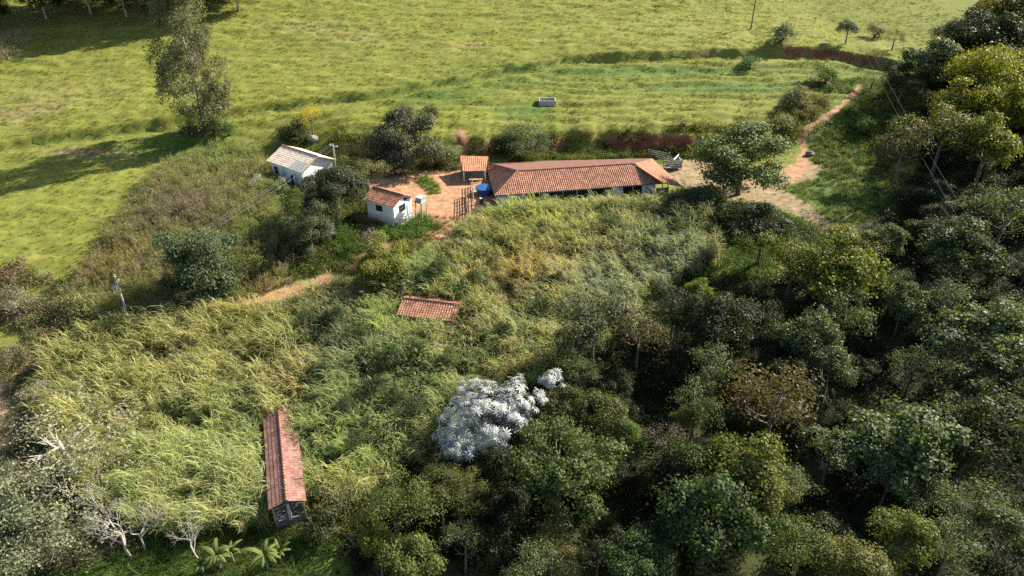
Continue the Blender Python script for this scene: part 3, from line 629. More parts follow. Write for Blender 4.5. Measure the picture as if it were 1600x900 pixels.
def cable(a, b, sag, label, r=.014):
    pts = [a.lerp(b, i / 24) - Vector((0, 0, sag * 4 * (i / 24) * (1 - i / 24))) for i in range(25)]
    m = MB().tube(pts, r, 5); return tag(m.build('power_cable', M['wire']), label, 'cable', 'power cables strung between the poles')
t1, _ = pole(203, 503, 7.0, 'pale concrete utility pole with a transformer beside the grassy mound', transformer=True, yaw=R(-48))
t2, _ = pole(526, 268, 5.2, 'utility pole with a double crossarm behind the white farmhouse', yaw=R(-35))
pole(1173, 46, 9.5, 'plain dark wooden pole standing alone on the upper pasture', cross=False, mat='wood', r=.17)
t4, _ = pole(1262, -60, 9, 'pole above the frame', yaw=R(20)); t5, _ = pole(1485, 430, 8.0, 'dark pole sunk among the forest crowns', yaw=R(20), mat='wood')
for i in range(3): cable(t1[i], t2[i], 1.2, ('nearest', 'middle', 'farthest')[i] + ' of three cables between the transformer pole and farmhouse pole')
for i, lab in ((0, 'pale power cable crossing the upper slope, nearer the barn'), (2, 'pale power cable crossing the upper slope, nearer the forest')): cable(t4[i], t5[i], 2.5, lab, .016)
p600 = plane(640, 200, 6.0); cable(t2[2], Vector((p600.x, p600.y, 6)), .5, 'thin cable running from the farmhouse pole towards the round grey tree')
# stones, posts
def rock(px, py, s, label, mat='rock'):
    x, y = hit(px, py); b = bmesh.new(); bmesh.ops.create_icosphere(b, subdivisions=3, radius=s)
    for v in b.verts:
        k = 1 + .35 * (float(vnoise(v.co.x * 2 + px, v.co.y * 2 + v.co.z * 2, 4)) - .5); v.co = Vector((v.co.x * 1.3, v.co.y, v.co.z * .8)) * k
    me = bpy.data.meshes.new('boulder'); b.to_mesh(me); b.free(); o = link('boulder', me, M[mat]); o.location = (x, y, gz(x, y) + s * .3); tag(o, label, 'rock')
rock(667, 193, 1.0, 'pale grey boulder beside a dark bush on the pasture edge'); rock(1266, 243, .7, 'dark boulder at the bend of the red road', 'slate'); rock(490, 220, .9, 'pale stone under the yellow flowering tree')
def posts(P, label, hgt=1.3):
    f = empty('wire_fence', (0, 0, 0)); tag(f, label, 'fence')
    W_ = [Vector((*hit(*p), 0)) for p in P]
    last = None
    for a, b in zip(W_[:-1], W_[1:]):
        n = max(1, int((b - a).length / 3.0))
        for i in range(n + 1):
            s = a.lerp(b, i / n); z = gz(s.x, s.y); MB().tube([(s.x, s.y, z - .3), (s.x + RNG.uniform(-.08, .08), s.y, z + hgt)], .06, 6).build('post', M['greywood'], f)
    return f
posts([(560, 305), (548, 268)], 'short row of fence posts between the mango tree and yard'); posts([(690, 262), (725, 268)], 'row of thin posts at the back of the yard')
posts([(905, 172), (903, 135)], 'pair of thin stakes in the pasture beside the trough'); posts([(1279, 262), (1400, 300)], 'line of thin posts on the shaded slope past the road')

# ------------------------------------------------------------------ grasses and low growth (uncountable: one object each)
def strip(base, az, L0, w, lean, droop, segs=3):
    """arching blade: returns V (2*(segs+1)), quads"""
    ts = np.linspace(0, 1, segs + 1); r = L0 * np.sin(lean + droop * ts) * ts; z = L0 * ts * np.cos(lean + droop * ts * .8)
    c = base + np.stack([np.cos(az) * r, np.sin(az) * r, z], 1); sd = np.array([-math.sin(az), math.cos(az), 0]); ww = w * (1 - ts ** 1.6 * .92) * np.where(ts == 0, .6, 1)
    v = np.empty((2 * (segs + 1), 3)); v[0::2] = c - sd * ww[:, None] / 2; v[1::2] = c + sd * ww[:, None] / 2
    return v, [(2 * i, 2 * i + 1, 2 * i + 3, 2 * i + 2) for i in range(segs)]
def collect(items):
    V, Fq, n = [], [], 0
    for v, f in items: V.append(v); Fq += [tuple(i + n for i in q) for q in f]; n += len(v)
    return np.concatenate(V), np.array(Fq)
def cane_clump(name, seed, stems=10, hmin=1.7, hmax=3.0, leaf=1.15, lw=.07, per=10, spread=.6, wind=(-.22, -.05), plume=False):
    r = np.random.default_rng(seed); it = []
    for s in range(stems):
        b = np.array([*r.normal(0, spread * .5, 2), -.2]); h = r.uniform(hmin, hmax); az = r.uniform(0, 6.28); ln = r.uniform(.02, .28)
        tip = b + np.array([math.cos(az) * ln + wind[0] * r.uniform(.5, 1.5), math.sin(az) * ln + wind[1], 1]) * h
        d = tip - b; sd = np.cross(d, [0, 1, 0]); sd /= np.linalg.norm(sd)
        it.append((np.array([b - sd * .02, b + sd * .02, tip + sd * .01, tip - sd * .01]), [(0, 1, 2, 3)]))
        for k in range(per):
            p = b + d * (.30 + .70 * (k + r.random()) / per); it.append(strip(p, r.uniform(0, 6.28) if r.random() < .6 else r.normal(3.3, .8), leaf * r.uniform(.6, 1.15), lw * r.uniform(.7, 1.3), r.uniform(.2, .7), r.uniform(.6, 1.7)))
        if plume and r.random() < .8:
            for q in range(5): it.append(strip(tip + r.normal(0, .03, 3) - [0, 0, .1], r.uniform(0, 6.28), .34, .05, .05, .35, 1))
    return np_mesh(name, *collect(it))
def tuft(name, seed, n=40, L0=.5, w=.06, spread=.55, lean=.9, droop=1.2, segs=2):
    r = np.random.default_rng(seed); it = []
    for k in range(n):
        b = np.array([*r.normal(0, spread * .5, 2), -.05]); it.append(strip(b, r.uniform(0, 6.28), L0 * r.uniform(.5, 1.2), w * r.uniform(.7, 1.3), r.uniform(.05, lean), droop * r.uniform(.4, 1.3), segs))
    return np_mesh(name, *collect(it))
def herb(name, seed, n=70, rad=.55, hgt=.7, size=.2):
    r = np.random.default_rng(seed); P = np.stack([r.normal(0, rad * .6, n), r.normal(0, rad * .6, n), np.abs(r.normal(0, hgt * .5, n)) + .05], 1); P[:, 2] *= np.exp(-(P[:, 0] ** 2 + P[:, 1] ** 2) / rad ** 2 * .6) + .2
    v, f = leaves(P, P * np.array([.8, .8, .4]) + [0, 0, .6], size, .5, .5, r); return np_mesh(name, v, f)
def hidden_collection(name, meshes):
    c = bpy.data.collections.new(name)
    for i, me in enumerate(meshes):
        me.materials.append(M['grass']); o = bpy.data.objects.new('%s_%02d' % (name, i), me); c.objects.link(o)
    return c
def scatter(name, coll, P, scl, rot, colr, idx, label, cat):
    n = len(P); me = bpy.data.meshes.new(name); me.vertices.add(n); me.vertices.foreach_set('co', np.asarray(P, np.float32).ravel())
    for nm, ty, key, arr in (('scl', 'FLOAT', 'value', scl), ('rot', 'FLOAT_VECTOR', 'vector', rot), ('idx', 'INT', 'value', idx)):
        a = me.attributes.new(nm, ty, 'POINT'); a.data.foreach_set(key, np.asarray(arr, np.int32 if ty == 'INT' else np.float32).ravel())
    a = me.attributes.new('col', 'FLOAT_COLOR', 'POINT'); a.data.foreach_set('color', np.concatenate([colr, np.ones((n, 1))], 1).astype(np.float32).ravel())
    o = link(name, me); me.materials.append(M['grass']); ng = bpy.data.node_groups.new(name, 'GeometryNodeTree')
    ng.interface.new_socket('Geometry', in_out='INPUT', socket_type='NodeSocketGeometry'); ng.interface.new_socket('Geometry', in_out='OUTPUT', socket_type='NodeSocketGeometry')
    gi = ng.nodes.new('NodeGroupInput'); go = ng.nodes.new('NodeGroupOutput'); ip = ng.nodes.new('GeometryNodeInstanceOnPoints'); ci = ng.nodes.new('GeometryNodeCollectionInfo')
    ci.inputs[0].default_value = coll; ci.inputs['Separate Children'].default_value = True; ci.inputs['Reset Children'].default_value = True; ip.inputs['Pick Instance'].default_value = True
    def att(nm, ty):
        a = ng.nodes.new('GeometryNodeInputNamedAttribute'); a.data_type = ty; a.inputs[0].default_value = nm; return a.outputs[0]
    lk = ng.links.new; lk(gi.outputs[0], ip.inputs['Points']); lk(ci.outputs[0], ip.inputs['Instance']); lk(att('idx', 'INT'), ip.inputs['Instance Index'])
    e2r = ng.nodes.new('FunctionNodeEulerToRotation'); lk(att('rot', 'FLOAT_VECTOR'), e2r.inputs[0]); lk(e2r.outputs[0], ip.inputs['Rotation'])
    lk(att('scl', 'FLOAT'), ip.inputs['Scale']); lk(ip.outputs[0], go.inputs[0])
    md = o.modifiers.new('scatter', 'NODES'); md.node_group = ng; return tag(o, label, cat, kind='stuff')
BUILD = [  # footprints kept clear: (centre x, y, yaw, half length, half width)
]
for o_, hl, hw in ((hs, 3.3, 2.7), (hb, 5., 4.), (ms, 4.0, 2.2), (ss, 7.0, 1.7)): BUILD.append((o_.location.x, o_.location.y, o_.rotation_euler.z, hl, hw))
BUILD.append((bp(LB / 2 + .6, DB / 2).x, bp(LB / 2, DB / 2).y, byaw, LB / 2 + 1.6, DB / 2 - .1)); BUILD.append((ls.location.x - 6.6, 118, 0, 3, 3.6))
def clear_of_buildings(x, y, mrg=0.):
    k = np.ones(np.shape(x), bool)
    for cx, cy, a, hl, hw in BUILD:
        dx, dy = x - cx, y - cy; u = dx * math.cos(a) + dy * math.sin(a); v = -dx * math.sin(a) + dy * math.cos(a); k &= ~((np.abs(u) < hl + mrg) & (np.abs(v) < hw + mrg))
    return k
def jgrid(x0, x1, y0, y1, step):
    gx_, gy_ = np.meshgrid(np.arange(x0, x1, step), np.arange(y0, y1, step)); x = gx_.ravel() + RNG.uniform(-.5, .5, gx_.size) * step; y = gy_.ravel() + RNG.uniform(-.5, .5, gx_.size) * step; return x, y
def soilmask(x, y, w=1.5):
    k = inpoly(x, y, YARD) | inpoly(x, y, SAND) | inpoly(x, y, SAND2) | inpoly(x, y, BARE_W); return k | (dline(x, y, PATH_R) < w) | (dline(x, y, PATH_L) < w) | (dline(x, y, PATH_W) < w)
# tall cane grass
TALL = wpoly([(750, 332), (830, 318), (1000, 300), (1075, 305), (1110, 330), (1135, 375), (1120, 410), (1010, 455), (985, 500), (900, 560), (830, 590), (720, 640), (680, 700), (600, 760), (520, 770), (420, 815), (330, 815), (240, 835), (150, 780), (90, 690), (60, 600), (90, 545), (150, 510), (240, 500), (330, 488), (420, 478), (490, 460), (540, 440), (630, 440), (645, 405), (700, 372)], 1.4)
MOUND = wpoly([(100, 470), (120, 420), (190, 320), (250, 255), (330, 225), (400, 225), (432, 262), (420, 300), (455, 345), (450, 400), (430, 445), (330, 470), (240, 485), (160, 495)], 1.2)
SPOTS = [  # photo point, radius in metres, colour shift target, strength: patches of differently coloured cane
 (900, 375, 9, (.17, .155, .06), .7), (830, 415, 5, (.21, .165, .065), .7), (800, 345, 5, (.13, .16, .035), .7), (1060, 410, 7, (.15, .175, .12), .85), (960, 450, 7, (.14, .165, .11), .8), (900, 330, 8, (.15, .18, .07), .6),
 (1060, 345, 7, (.05, .07, .03), .9), (560, 560, 9, (.075, .10, .05), .8), (640, 600, 8, (.085, .12, .055), .7), (520, 520, 6, (.075, .08, .055), .8), (450, 600, 3.5, (.19, .14, .06), .9), (600, 500, 3, (.15, .20, .055), .8), (700, 530, 5, (.17, .17, .07), .7),
 (300, 560, 12, (.165, .16, .06), .7), (180, 570, 8, (.14, .145, .055), .7), (330, 700, 11, (.15, .175, .075), .7), (250, 760, 8, (.145, .17, .07), .7), (430, 520, 5, (.15, .16, .05), .5), (540, 700, 6, (.13, .18, .06), .7), (650, 420, 4, (.09, .14, .05), .7), (560, 780, 4, (.20, .19, .06), .6)]
PAL = np.array([(.125, .138, .05), (.155, .16, .06), (.105, .128, .05), (.17, .15, .068), (.135, .15, .075), (.20, .165, .085)])
def colours(x, y, pal, spots, sc=.12, gain=2.4):
    n = fbm(x * sc, y * sc, 51) * 1.5 - .25; n2 = RNG.uniform(0, 1, len(x)); i = np.clip((n * .55 + n2 * .45) * len(pal), 0, len(pal) - 1).astype(int); c = pal[i].copy()
    for a, b_, r, tc, s in spots:
        cx, cy = hit(a, b_, 1.5); w = s * np.exp(-((x - cx) ** 2 + (y - cy) ** 2) / r ** 2)[:, None] * np.where(RNG.random(len(x)) < .85, 1, .3)[:, None]; c = c * (1 - w) + np.array(tc) * w
    return np.clip(c * gain * RNG.uniform(.78, 1.22, (len(x), 1)), .01, .8)
def rots(n, tilt=.12, full=True): return np.stack([RNG.normal(0, tilt, n), RNG.normal(0, tilt, n), RNG.uniform(0, 6.28, n) if full else RNG.normal(0, .7, n)], 1)
cane = hidden_collection('cane', [cane_clump('cane', 400 + i) for i in range(5)])
x, y = jgrid(-75, 45, 38, 112, .82); k = inpoly(x, y, TALL) & clear_of_buildings(x, y, .15) & ~((dline(x, y, PATH_L) < .8)); x, y = x[k], y[k]
gap = fbm(x * .35, y * .35, 61); k = gap > .30; x, y = x[k], y[k]
sc = (.45 + 1.15 * fbm(x * .30, y * .30, 62)) * RNG.uniform(.8, 1.15, len(x))
near = np.array([1.] * len(x))
for cx, cy, a, hl, hw in BUILD[3:5]:
    dd = np.hypot(x - cx, y - cy); near = np.minimum(near, np.where(~clear_of_buildings(x, y, 2.2), .95, 1))
sc *= near; sc = np.where((np.abs((x - BUILD[4][0]) * math.cos(byaw) + (y - BUILD[4][1]) * math.sin(byaw)) < LB / 2 + 1) & (-(x - BUILD[4][0]) * math.sin(byaw) + (y - BUILD[4][1]) * math.cos(byaw) > -DB / 2 - 2.6), sc * .68, sc)
r_ = rots(len(x), .14, False); scatter('tall_grass', cane, np.stack([x, y, H(x, y)], 1), sc, r_, colours(x, y, PAL, SPOTS), RNG.integers(0, 5, len(x)), 'dense tall cane grass filling the slope between yard and forest', 'tall grass')
dryc = hidden_collection('dry_cane', [cane_clump('dry_cane', 420 + i, stems=12, hmin=1.3, hmax=2.3, leaf=.6, lw=.06, per=6, spread=.6, plume=True) for i in range(4)])
DPAL = np.array([(.12, .105, .08), (.15, .135, .085), (.14, .145, .06), (.18, .165, .10), (.12, .14, .055), (.11, .10, .085)])
DSP = [(270, 320, 6, (.12, .10, .09), .8), (170, 410, 6, (.19, .155, .07), .7), (350, 245, 6, (.15, .18, .08), .8), (400, 350, 5, (.13, .165, .05), .8), (400, 300, 4, (.12, .15, .05), .8), (410, 430, 4, (.17, .15, .06), .7), (130, 480, 4, (.14, .18, .06), .7), (320, 220, 5, (.14, .19, .07), .7)]
x, y = jgrid(-95, -20, 70, 135, .85); k = inpoly(x, y, MOUND) & clear_of_buildings(x, y, .3); x, y = x[k], y[k]; k = fbm(x * .35, y * .35, 63) > .27; x, y = x[k], y[k]
scatter('dry_grass', dryc, np.stack([x, y, H(x, y)], 1), (.6 + .7 * fbm(x * .25, y * .25, 64)) * RNG.uniform(.8, 1.15, len(x)), rots(len(x)), colours(x, y, DPAL, DSP, gain=1.75), RNG.integers(0, 4, len(x)), 'brown seeding dry cane grass covering the mound by the farmhouse', 'dry grass')
# pasture turf
tf = hidden_collection('tuft', [tuft('tuft', 440 + i) for i in range(4)] + [herb('tuft_herb', 444)])
x, y = jgrid(-150, 110, 78, 225, .78); pxw = x / y
ok = (np.abs(x) < .78 * y + 10) & clear_of_buildings(x, y, .3) & ~soilmask(x, y) & ~inpoly(x, y, TALL) & ~inpoly(x, y, MOUND)
ok &= (y > ybank(x) + 1.2) | (x < -45) | (y < ybank(x) - 1.2); ok &= (y > 120) | (x < -45) | (x > 55); ok &= RNG.random(len(x)) < np.clip((fbm(x * .3, y * .6, 65) - .25) * 2.4, .12, 1); x, y = x[ok], y[ok]
TPAL = np.array([(.17, .20, .030), (.21, .235, .035), (.24, .25, .042), (.26, .25, .055), (.26, .235, .07), (.18, .21, .045)])
TSP = [(1000, 108, 9, (.14, .21, .055), .7), (1150, 108, 9, (.14, .21, .055), .7), (900, 115, 8, (.15, .21, .06), .5), (700, 160, 8, (.16, .21, .045), .4), (470, 50, 14, (.21, .17, .09), .5), (560, 70, 10, (.22, .18, .09), .5), (1100, 160, 12, (.17, .20, .025), .5), (60, 380, 12, (.16, .19, .03), .6), (100, 150, 20, (.15, .15, .05), .5), (820, 170, 5, (.08, .17, .03), .7), (1340, 250, 12, (.08, .15, .02), .8), (1300, 320, 12, (.06, .11, .02), .8), (1370, 200, 8, (.09, .17, .03), .8)]
tcol = colours(x, y, TPAL, TSP, .08, 1.25); td = y - ytrk(x) - 1.2 * (fbm(x * .2, x * 0, 9) - .5); tw_ = (.95 * np.exp(-((td + 1.3) / 1.3) ** 2))[:, None]; tcol = tcol * (1 - tw_) + np.array([.42, .47, .20]) * tw_
scatter('pasture_grass', tf, np.stack([x, y, H(x, y)], 1), RNG.uniform(.4, .95, len(x)) * (.6 + .8 * fbm(x * .2, y * .4, 66)), rots(len(x), .2), tcol, np.where(RNG.random(len(x)) < .96, RNG.integers(0, 4, len(x)), 4), 'short tussocky yellow green grass on the open pasture slope', 'grass')
# rank weeds: banks, verge, valley floor, forest edge
wd = hidden_collection('weed', [herb('weed', 450 + i, 150, .8, 1.0, .22) for i in range(3)] + [tuft('weed_tuft', 455 + i, 60, 1.1, .07, .6, .5, 1.2, 3) for i in range(3)])
WP = []
def weeds(P, step, col, s=(.7, 1.3), thr=.3, types=(0, 6), buf=0):
    Q = wpoly(P); a = np.array(Q); x, y = jgrid(a[:, 0].min(), a[:, 0].max(), a[:, 1].min(), a[:, 1].max(), step); k = inpoly(x, y, Q) & clear_of_buildings(x, y, .4) & ~((inpoly(x, y, BARE_W) | (dline(x, y, PATH_W) < .6) | ((dline(x, y, PATH_L) < .9) & (fbm(x * .4, y * .4, 91) > .5)) | (dline(x, y, PATH_R) < 1.0) | inpoly(x, y, SAND) | inpoly(x, y, SAND2)) & (RNG.random(len(x)) < .93)) & (fbm(x * .3, y * .3, 70) > thr); x, y = x[k], y[k]
    pc = np.array(col); i = RNG.integers(0, len(pc), len(x)); WP.append((np.stack([x, y, H(x, y)], 1), RNG.uniform(*s, len(x)), np.clip(pc[i] * RNG.uniform(.75, 1.25, (len(x), 1)), 0, 1), RNG.integers(*types, len(x))))
GG = [(.09, .16, .03), (.07, .13, .03), (.12, .18, .04)]; DG = [(.035, .06, .02), (.05, .08, .025)]; YG = [(.15, .18, .03), (.19, .20, .05), (.12, .15, .03)]; TN = [(.20, .16, .08), (.15, .15, .05), (.11, .13, .04)]
weeds([(770, 232), (860, 240), (1020, 228), (1105, 235), (1125, 252), (1060, 250), (1010, 246), (900, 252), (800, 255)], .8, YG + [GG[0]], (.7, 1.3), .2)
weeds([(440, 200), (560, 215), (720, 232), (900, 205), (1040, 196), (1200, 200), (1235, 150), (1290, 150), (1300, 190), (1240, 225), (1100, 205), (980, 222), (850, 232), (720, 250), (560, 232), (440, 225)], 1.0, TN + TN + YG, (.8, 1.7), .3)
weeds([(430, 235), (600, 245), (720, 250), (720, 268), (600, 262), (560, 280), (430, 260)], .9, DG + TN, (.7, 1.4), .35)
weeds([(1240, 130), (1420, 110), (1440, 200), (1420, 260), (1300, 280), (1262, 240), (1300, 190), (1340, 150)], .85, GG + YG, (.5, 1.1), .3)
weeds([(1210, 290), (1290, 262), (1420, 235), (1400, 330), (1330, 350), (1290, 345)], 1.0, GG + YG, (.4, .9), .35)
weeds([(1005, 460), (1050, 425), (1130, 390), (1200, 385), (1220, 430), (1120, 500), (1010, 510)], .75, [(.10, .18, .025), (.08, .15, .02)], (.5, 1.0), .1, (3, 6))
weeds([(1060, 305), (1120, 315), (1210, 330), (1290, 365), (1250, 400), (1140, 385), (1110, 335)], .8, GG + [(.06, .10, .03)], (.8, 1.6), .2)
weeds([(0, 860), (120, 870), (300, 830), (430, 820), (560, 770), (600, 770), (520, 860), (420, 930), (0, 930)], .7, GG + [(.10, .13, .03)], (.5, 1.0), .15, (3, 6))
weeds([(480, 800), (520, 770), (620, 720), (700, 640), (850, 600), (700, 740), (640, 780), (520, 840)], .75, YG + TN, (.8, 1.6), .2)
weeds([(-60, 430), (40, 420), (110, 450), (130, 500), (60, 620), (50, 680), (-60, 700)], .85, TN + [(.17, .20, .08), (.20, .19, .13), (.24, .2, .12)], (.7, 1.5), .42)
weeds([(40, 640), (110, 640), (170, 760), (250, 840), (120, 890), (-40, 900), (-40, 760)], .85, [(.19, .20, .11), (.14, .16, .08), (.22, .21, .14)], (.8, 1.6), .3)
weeds([(400, 430), (440, 400), (500, 385), (560, 350), (640, 350), (690, 350), (660, 400), (600, 440), (520, 425), (430, 450)], .8, GG + TN + [(.24, .16, .10)], (.5, 1.1), .42)
weeds([(640, 335), (665, 335), (680, 355), (660, 370), (600, 378), (585, 360), (620, 358)], .6, [(.10, .20, .03), (.13, .22, .05)], (.6, 1.1), .2)
weeds([(650, 278), (668, 276), (685, 288), (690, 302), (672, 304), (655, 290)], .6, [(.10, .20, .03), (.12, .19, .04)], (.4, .75), .35)
weeds([(520, 350), (556, 360), (560, 395), (530, 400)], .6, [(.08, .17, .03)], (.7, 1.2), .2)
weeds([(430, 290), (470, 290), (470, 330), (430, 340)], .8, DG + GG, (.8, 1.6), .2)
weeds([(560, 900), (500, 800), (640, 740), (880, 570), (1000, 480), (1130, 440), (1300, 400), (1390, 340), (1440, 260), (1440, 100), (1520, 20), (1700, 0), (1800, 900)], 1.7, [(.022, .035, .013), (.03, .045, .018)], (1.0, 2.2), .35)  # forest floor weeds in near-black greens, deepening the shade between crowns
weeds([(430, 270), (560, 270), (600, 330), (560, 420), (430, 430)], .75, GG + TN + DG, (.5, 1.1), .3)
weeds([(470, 470), (560, 440), (640, 440), (760, 470), (740, 600), (640, 690), (520, 720), (460, 600)], 1.5, [(.10, .15, .05), (.13, .17, .06), (.17, .17, .09)], (1.7, 3.0), .52, (0, 3))
weeds([(760, 340), (1080, 320), (1120, 390), (980, 490), (860, 560), (760, 470)], 1.7, [(.11, .14, .06), (.14, .15, .08)], (1.5, 2.4), .6, (0, 3))
weeds([(100, 560), (240, 500), (420, 490), (470, 620), (400, 640), (200, 700)], 1.8, [(.13, .15, .06), (.20, .17, .10)], (1.5, 2.5), .56, (0, 3))
weeds([(650, 335), (755, 345), (730, 365), (690, 385), (650, 375)], .7, [(.32, .24, .15), (.26, .18, .12)], (.3, .6), .3, (3, 6))
P_ = np.concatenate([w[0] for w in WP]); scatter('undergrowth', wd, P_, np.concatenate([w[1] for w in WP]), rots(len(P_), .15), np.concatenate([w[2] for w in WP]), np.concatenate([w[3] for w in WP]), 'mixed rank weeds and herbs on the banks, verges and forest floor', 'weeds')


# ------------------------------------------------------------------ single trees round the farm
# tall eucalyptus
def euca_mesh(seed, Ht=27.):
    rng = np.random.default_rng(seed); P = []; Q = []; br = []
    for i in range(120):
        f = rng.uniform(.13, 1.0); z = Ht * f; prof = np.interp(f, [.1, .3, .55, .8, 1.0], [3.2, 6.0, 6.0, 4.8, 2.2]); a = i * 2.4 + rng.uniform(-.5, .5); r = prof * math.sqrt(rng.uniform(.12, 1)); c = np.array([math.cos(a) * r, math.sin(a) * r, z])
        br.append((np.array([0, 0, z - r * .9]), c)); cr = rng.uniform(.9, 1.7)
        for j in range(34):
            e = rng.normal(0, 1, 3); e /= np.linalg.norm(e); q = c + e * cr * np.array([1, 1, 1.1]) * rng.uniform(.6, 1.05)
            if vnoise(e[0] * 2 + i * 3, e[1] * 2 + e[2] * 2, seed) < .25: continue
            m = 11; off = rng.normal(0, 1, (m, 3)) * np.array([.24, .24, .42]); P.append(q + off); Q.append(np.repeat((e * .7 + [0, 0, .2])[None], m, 0))
    v, f = leaves(np.concatenate(P), np.concatenate(Q), .36, .5, .9, rng, droop=1.2); return np_mesh('eucalyptus_crown', v, f), br
x_, y_ = hit(322, 213); e = empty('eucalyptus_tree', (x_, y_, gz(x_, y_))); tag(e, 'very tall slender eucalyptus with drooping grey green foliage standing alone on the pasture edge', 'tree')
me, br = euca_mesh(11); c = link('crown', me, M['leaf'], e); c.color = (.17, .18, .10, 1); m = MB(); m.tube([(0, 0, -.5), (0, 0, 3), (.2, 0, 10), (-.2, .1, 18), (0, 0, 26)], [.42, .36, .28, .18, .05], 9)
for a, b in br: m.tube([a, (a + b) / 2 + np.array([0, 0, -.2]), b], [.07, .045, .02], 4, False)
m.build('trunk', M['greybark'], e, True)
T = tree
T(635, 225, 96, 'round', (.085, .095, .062), 'round grey green tree with dense fine foliage at the back of the yard', hc=4.2, sq=1.0)
T(697, 240, 40, 'fine', 'sage', 'small grey green tree at the right foot of the round tree', hc=2.0)
T(825, 222, 78, 'fine', (.075, .095, .05), 'low spreading dark shrub tree on the bank behind the barn', hc=2.2, sq=.8)
T(790, 232, 36, 'bush', 'dark', 'dark shrub on the bank left of the spreading shrub tree', name='shrub', cat='shrub', hc=1.0)
T(1162, 250, 116, 'round', (.095, .125, .045), 'large round broad tree with a bare lower trunk beside the sandy road', hc=6.2, sq=.95)
T(520, 296, 90, 'round', (.052, .062, .032), 'big dark mango tree between the two white houses', hc=5.6, sq=.72)
T(498, 322, 46, 'round', (.055, .066, .034), 'dark lower half of foliage leaning off the mango tree towards the farmhouse', hc=4.5)
T(572, 266, 54, 'open', (.13, .13, .06), 'pale olive thin tree behind the big dark mango tree', hc=4.0)
T(483, 360, 60, 'round', (.065, .08, .045), 'round blue green tree below the mango tree', hc=3.2, sq=1.05)
T(594, 412, 72, 'round', (.12, .13, .03), 'yellow green tree with a bare grey middle below the small white house', hc=3.6)
T(560, 428, 40, 'open', 'olive', 'small olive tree beside the yellow green tree with the bare middle', hc=2.2)
T(318, 418, 104, 'round', (.065, .088, .045), 'big grey green dome shaped tree at the foot of the brown grass mound', hc=4.6, sq=1.0)
T(385, 420, 60, 'open', 'olive', 'loose olive tree leaning against the big dome shaped tree', hc=2.6)
T(485, 184, 34, 'open', (.30, .26, .03), 'small tree covered in yellow flowers above the farmhouse', hc=3.4, sq=1.1)
T(462, 208, 42, 'bush', 'dark', 'dark round shrub under the yellow flowering tree', name='shrub', cat='shrub', hc=1.2)
T(672, 178, 26, 'bush', 'dark', 'very dark bush behind the pale boulder', name='shrub', cat='shrub', hc=.9)
T(434, 296, 30, 'bush', (.13, .17, .07), 'pale green shrub before the wall of the farmhouse', name='shrub', cat='shrub', hc=1.1)
T(402, 288, 26, 'bush', (.22, .22, .19), 'ash grey shrub left of the farmhouse wall', name='shrub', cat='shrub', hc=.9)
T(1326, 47, 30, 'fine', 'dark', 'small lone dark tree on the edge of the upper red scar', hc=3.0)
T(1222, 58, 34, 'bush', (.09, .12, .08), 'blue grey shrub at the left end of the upper red scar', name='shrub', cat='shrub', hc=1.0)
T(1172, 100, 26, 'bush', (.06, .10, .05), 'dark green bush alone on the terrace below the scar', name='shrub', cat='shrub', hc=1.0)
T(1362, 128, 40, 'open', (.08, .11, .03), 'thin small tree arching over the red road', hc=2.2, sq=.6)
T(1290, 122, 34, 'bush', (.08, .13, .03), 'green thicket bush on top of the cut beside the red road', name='shrub', cat='shrub', hc=1.0)
T(1243, 160, 42, 'bush', (.09, .10, .05), 'dark scrubby bush on the bank left of the red road', name='shrub', cat='shrub', hc=1.3)
T(1222, 192, 30, 'bush', (.11, .12, .05), 'olive scrub bush between the large roadside tree and the bank', name='shrub', cat='shrub', hc=1.2)
T(1352, 200, 26, 'bush', 'green', 'green bush right of the red road bend', name='shrub', cat='shrub', hc=1.2)
T(1368, 52, 22, 'bush', (.10, .12, .06), 'scrubby bush right of the lone dark tree on the scar', name='shrub', cat='shrub', hc=1.0)
T(1398, 60, 30, 'open', (.11, .13, .06), 'thin grey tree at the right end of the upper red scar', hc=2.6)
T(300, 208, 34, 'bush', 'dark', 'dark shrub to the left of the eucalyptus foot', name='shrub', cat='shrub', hc=.9)
T(332, 200, 34, 'bush', (.05, .08, .03), 'dark green shrub right behind the eucalyptus foot', name='shrub', cat='shrub', hc=1.1)
T(358, 205, 26, 'bush', 'green', 'small green shrub a few steps right of the eucalyptus', name='shrub', cat='shrub', hc=.8)
T(12, 432, 40, 'bush', (.13, .105, .06), 'reddish brown shrub at the edge of the left pasture', name='shrub', cat='shrub', hc=1.1)
T(25, 480, 60, 'open', (.13, .115, .085), 'leafless looking grey brown thicket tree below the reddish shrub', hc=2.0)
T(125, 482, 46, 'bush', (.14, .145, .055), 'arching pale yellow green grass like bush near the concrete pole', name='shrub', cat='shrub', hc=1.2)
T(200, 500, 40, 'bush', (.06, .08, .03), 'dark bush at the foot of the concrete pole', name='shrub', cat='shrub', hc=1.0)
T(28, 62, 40, 'sparse', (.13, .12, .10), 'grey twiggy shrub at the shaded corner of the upper pasture', hc=1.4)
T(10, 85, 30, 'sparse', (.15, .12, .10), 'smaller twiggy shrub beside the shaded pasture corner', hc=1.0)
T(60, 612, 40, 'sparse', (.2, .19, .15), 'grey scrub tree beside the shaded red path', hc=2.6)
T(95, 690, 150, 'sparse', (.21, .21, .15), 'wide ash grey thinly leaved tree with a thick white trunk', hc=5.4, pale=True)
T(55, 770, 110, 'sparse', (.17, .18, .11), 'grey green tree in front of the wide ash grey tree', hc=4.6)
T(70, 840, 110, 'open', (.16, .17, .11), 'pale grey green tree at the bottom corner by the valley floor', hc=4.2)
T(8, 830, 70, 'broad', (.05, .075, .045), 'dark bluish tree cut by the bottom corner of the picture', hc=4.0)
T(12, 745, 50, 'sparse', (.16, .17, .10), 'small grey green tree standing over the bare clearing', hc=2.6)
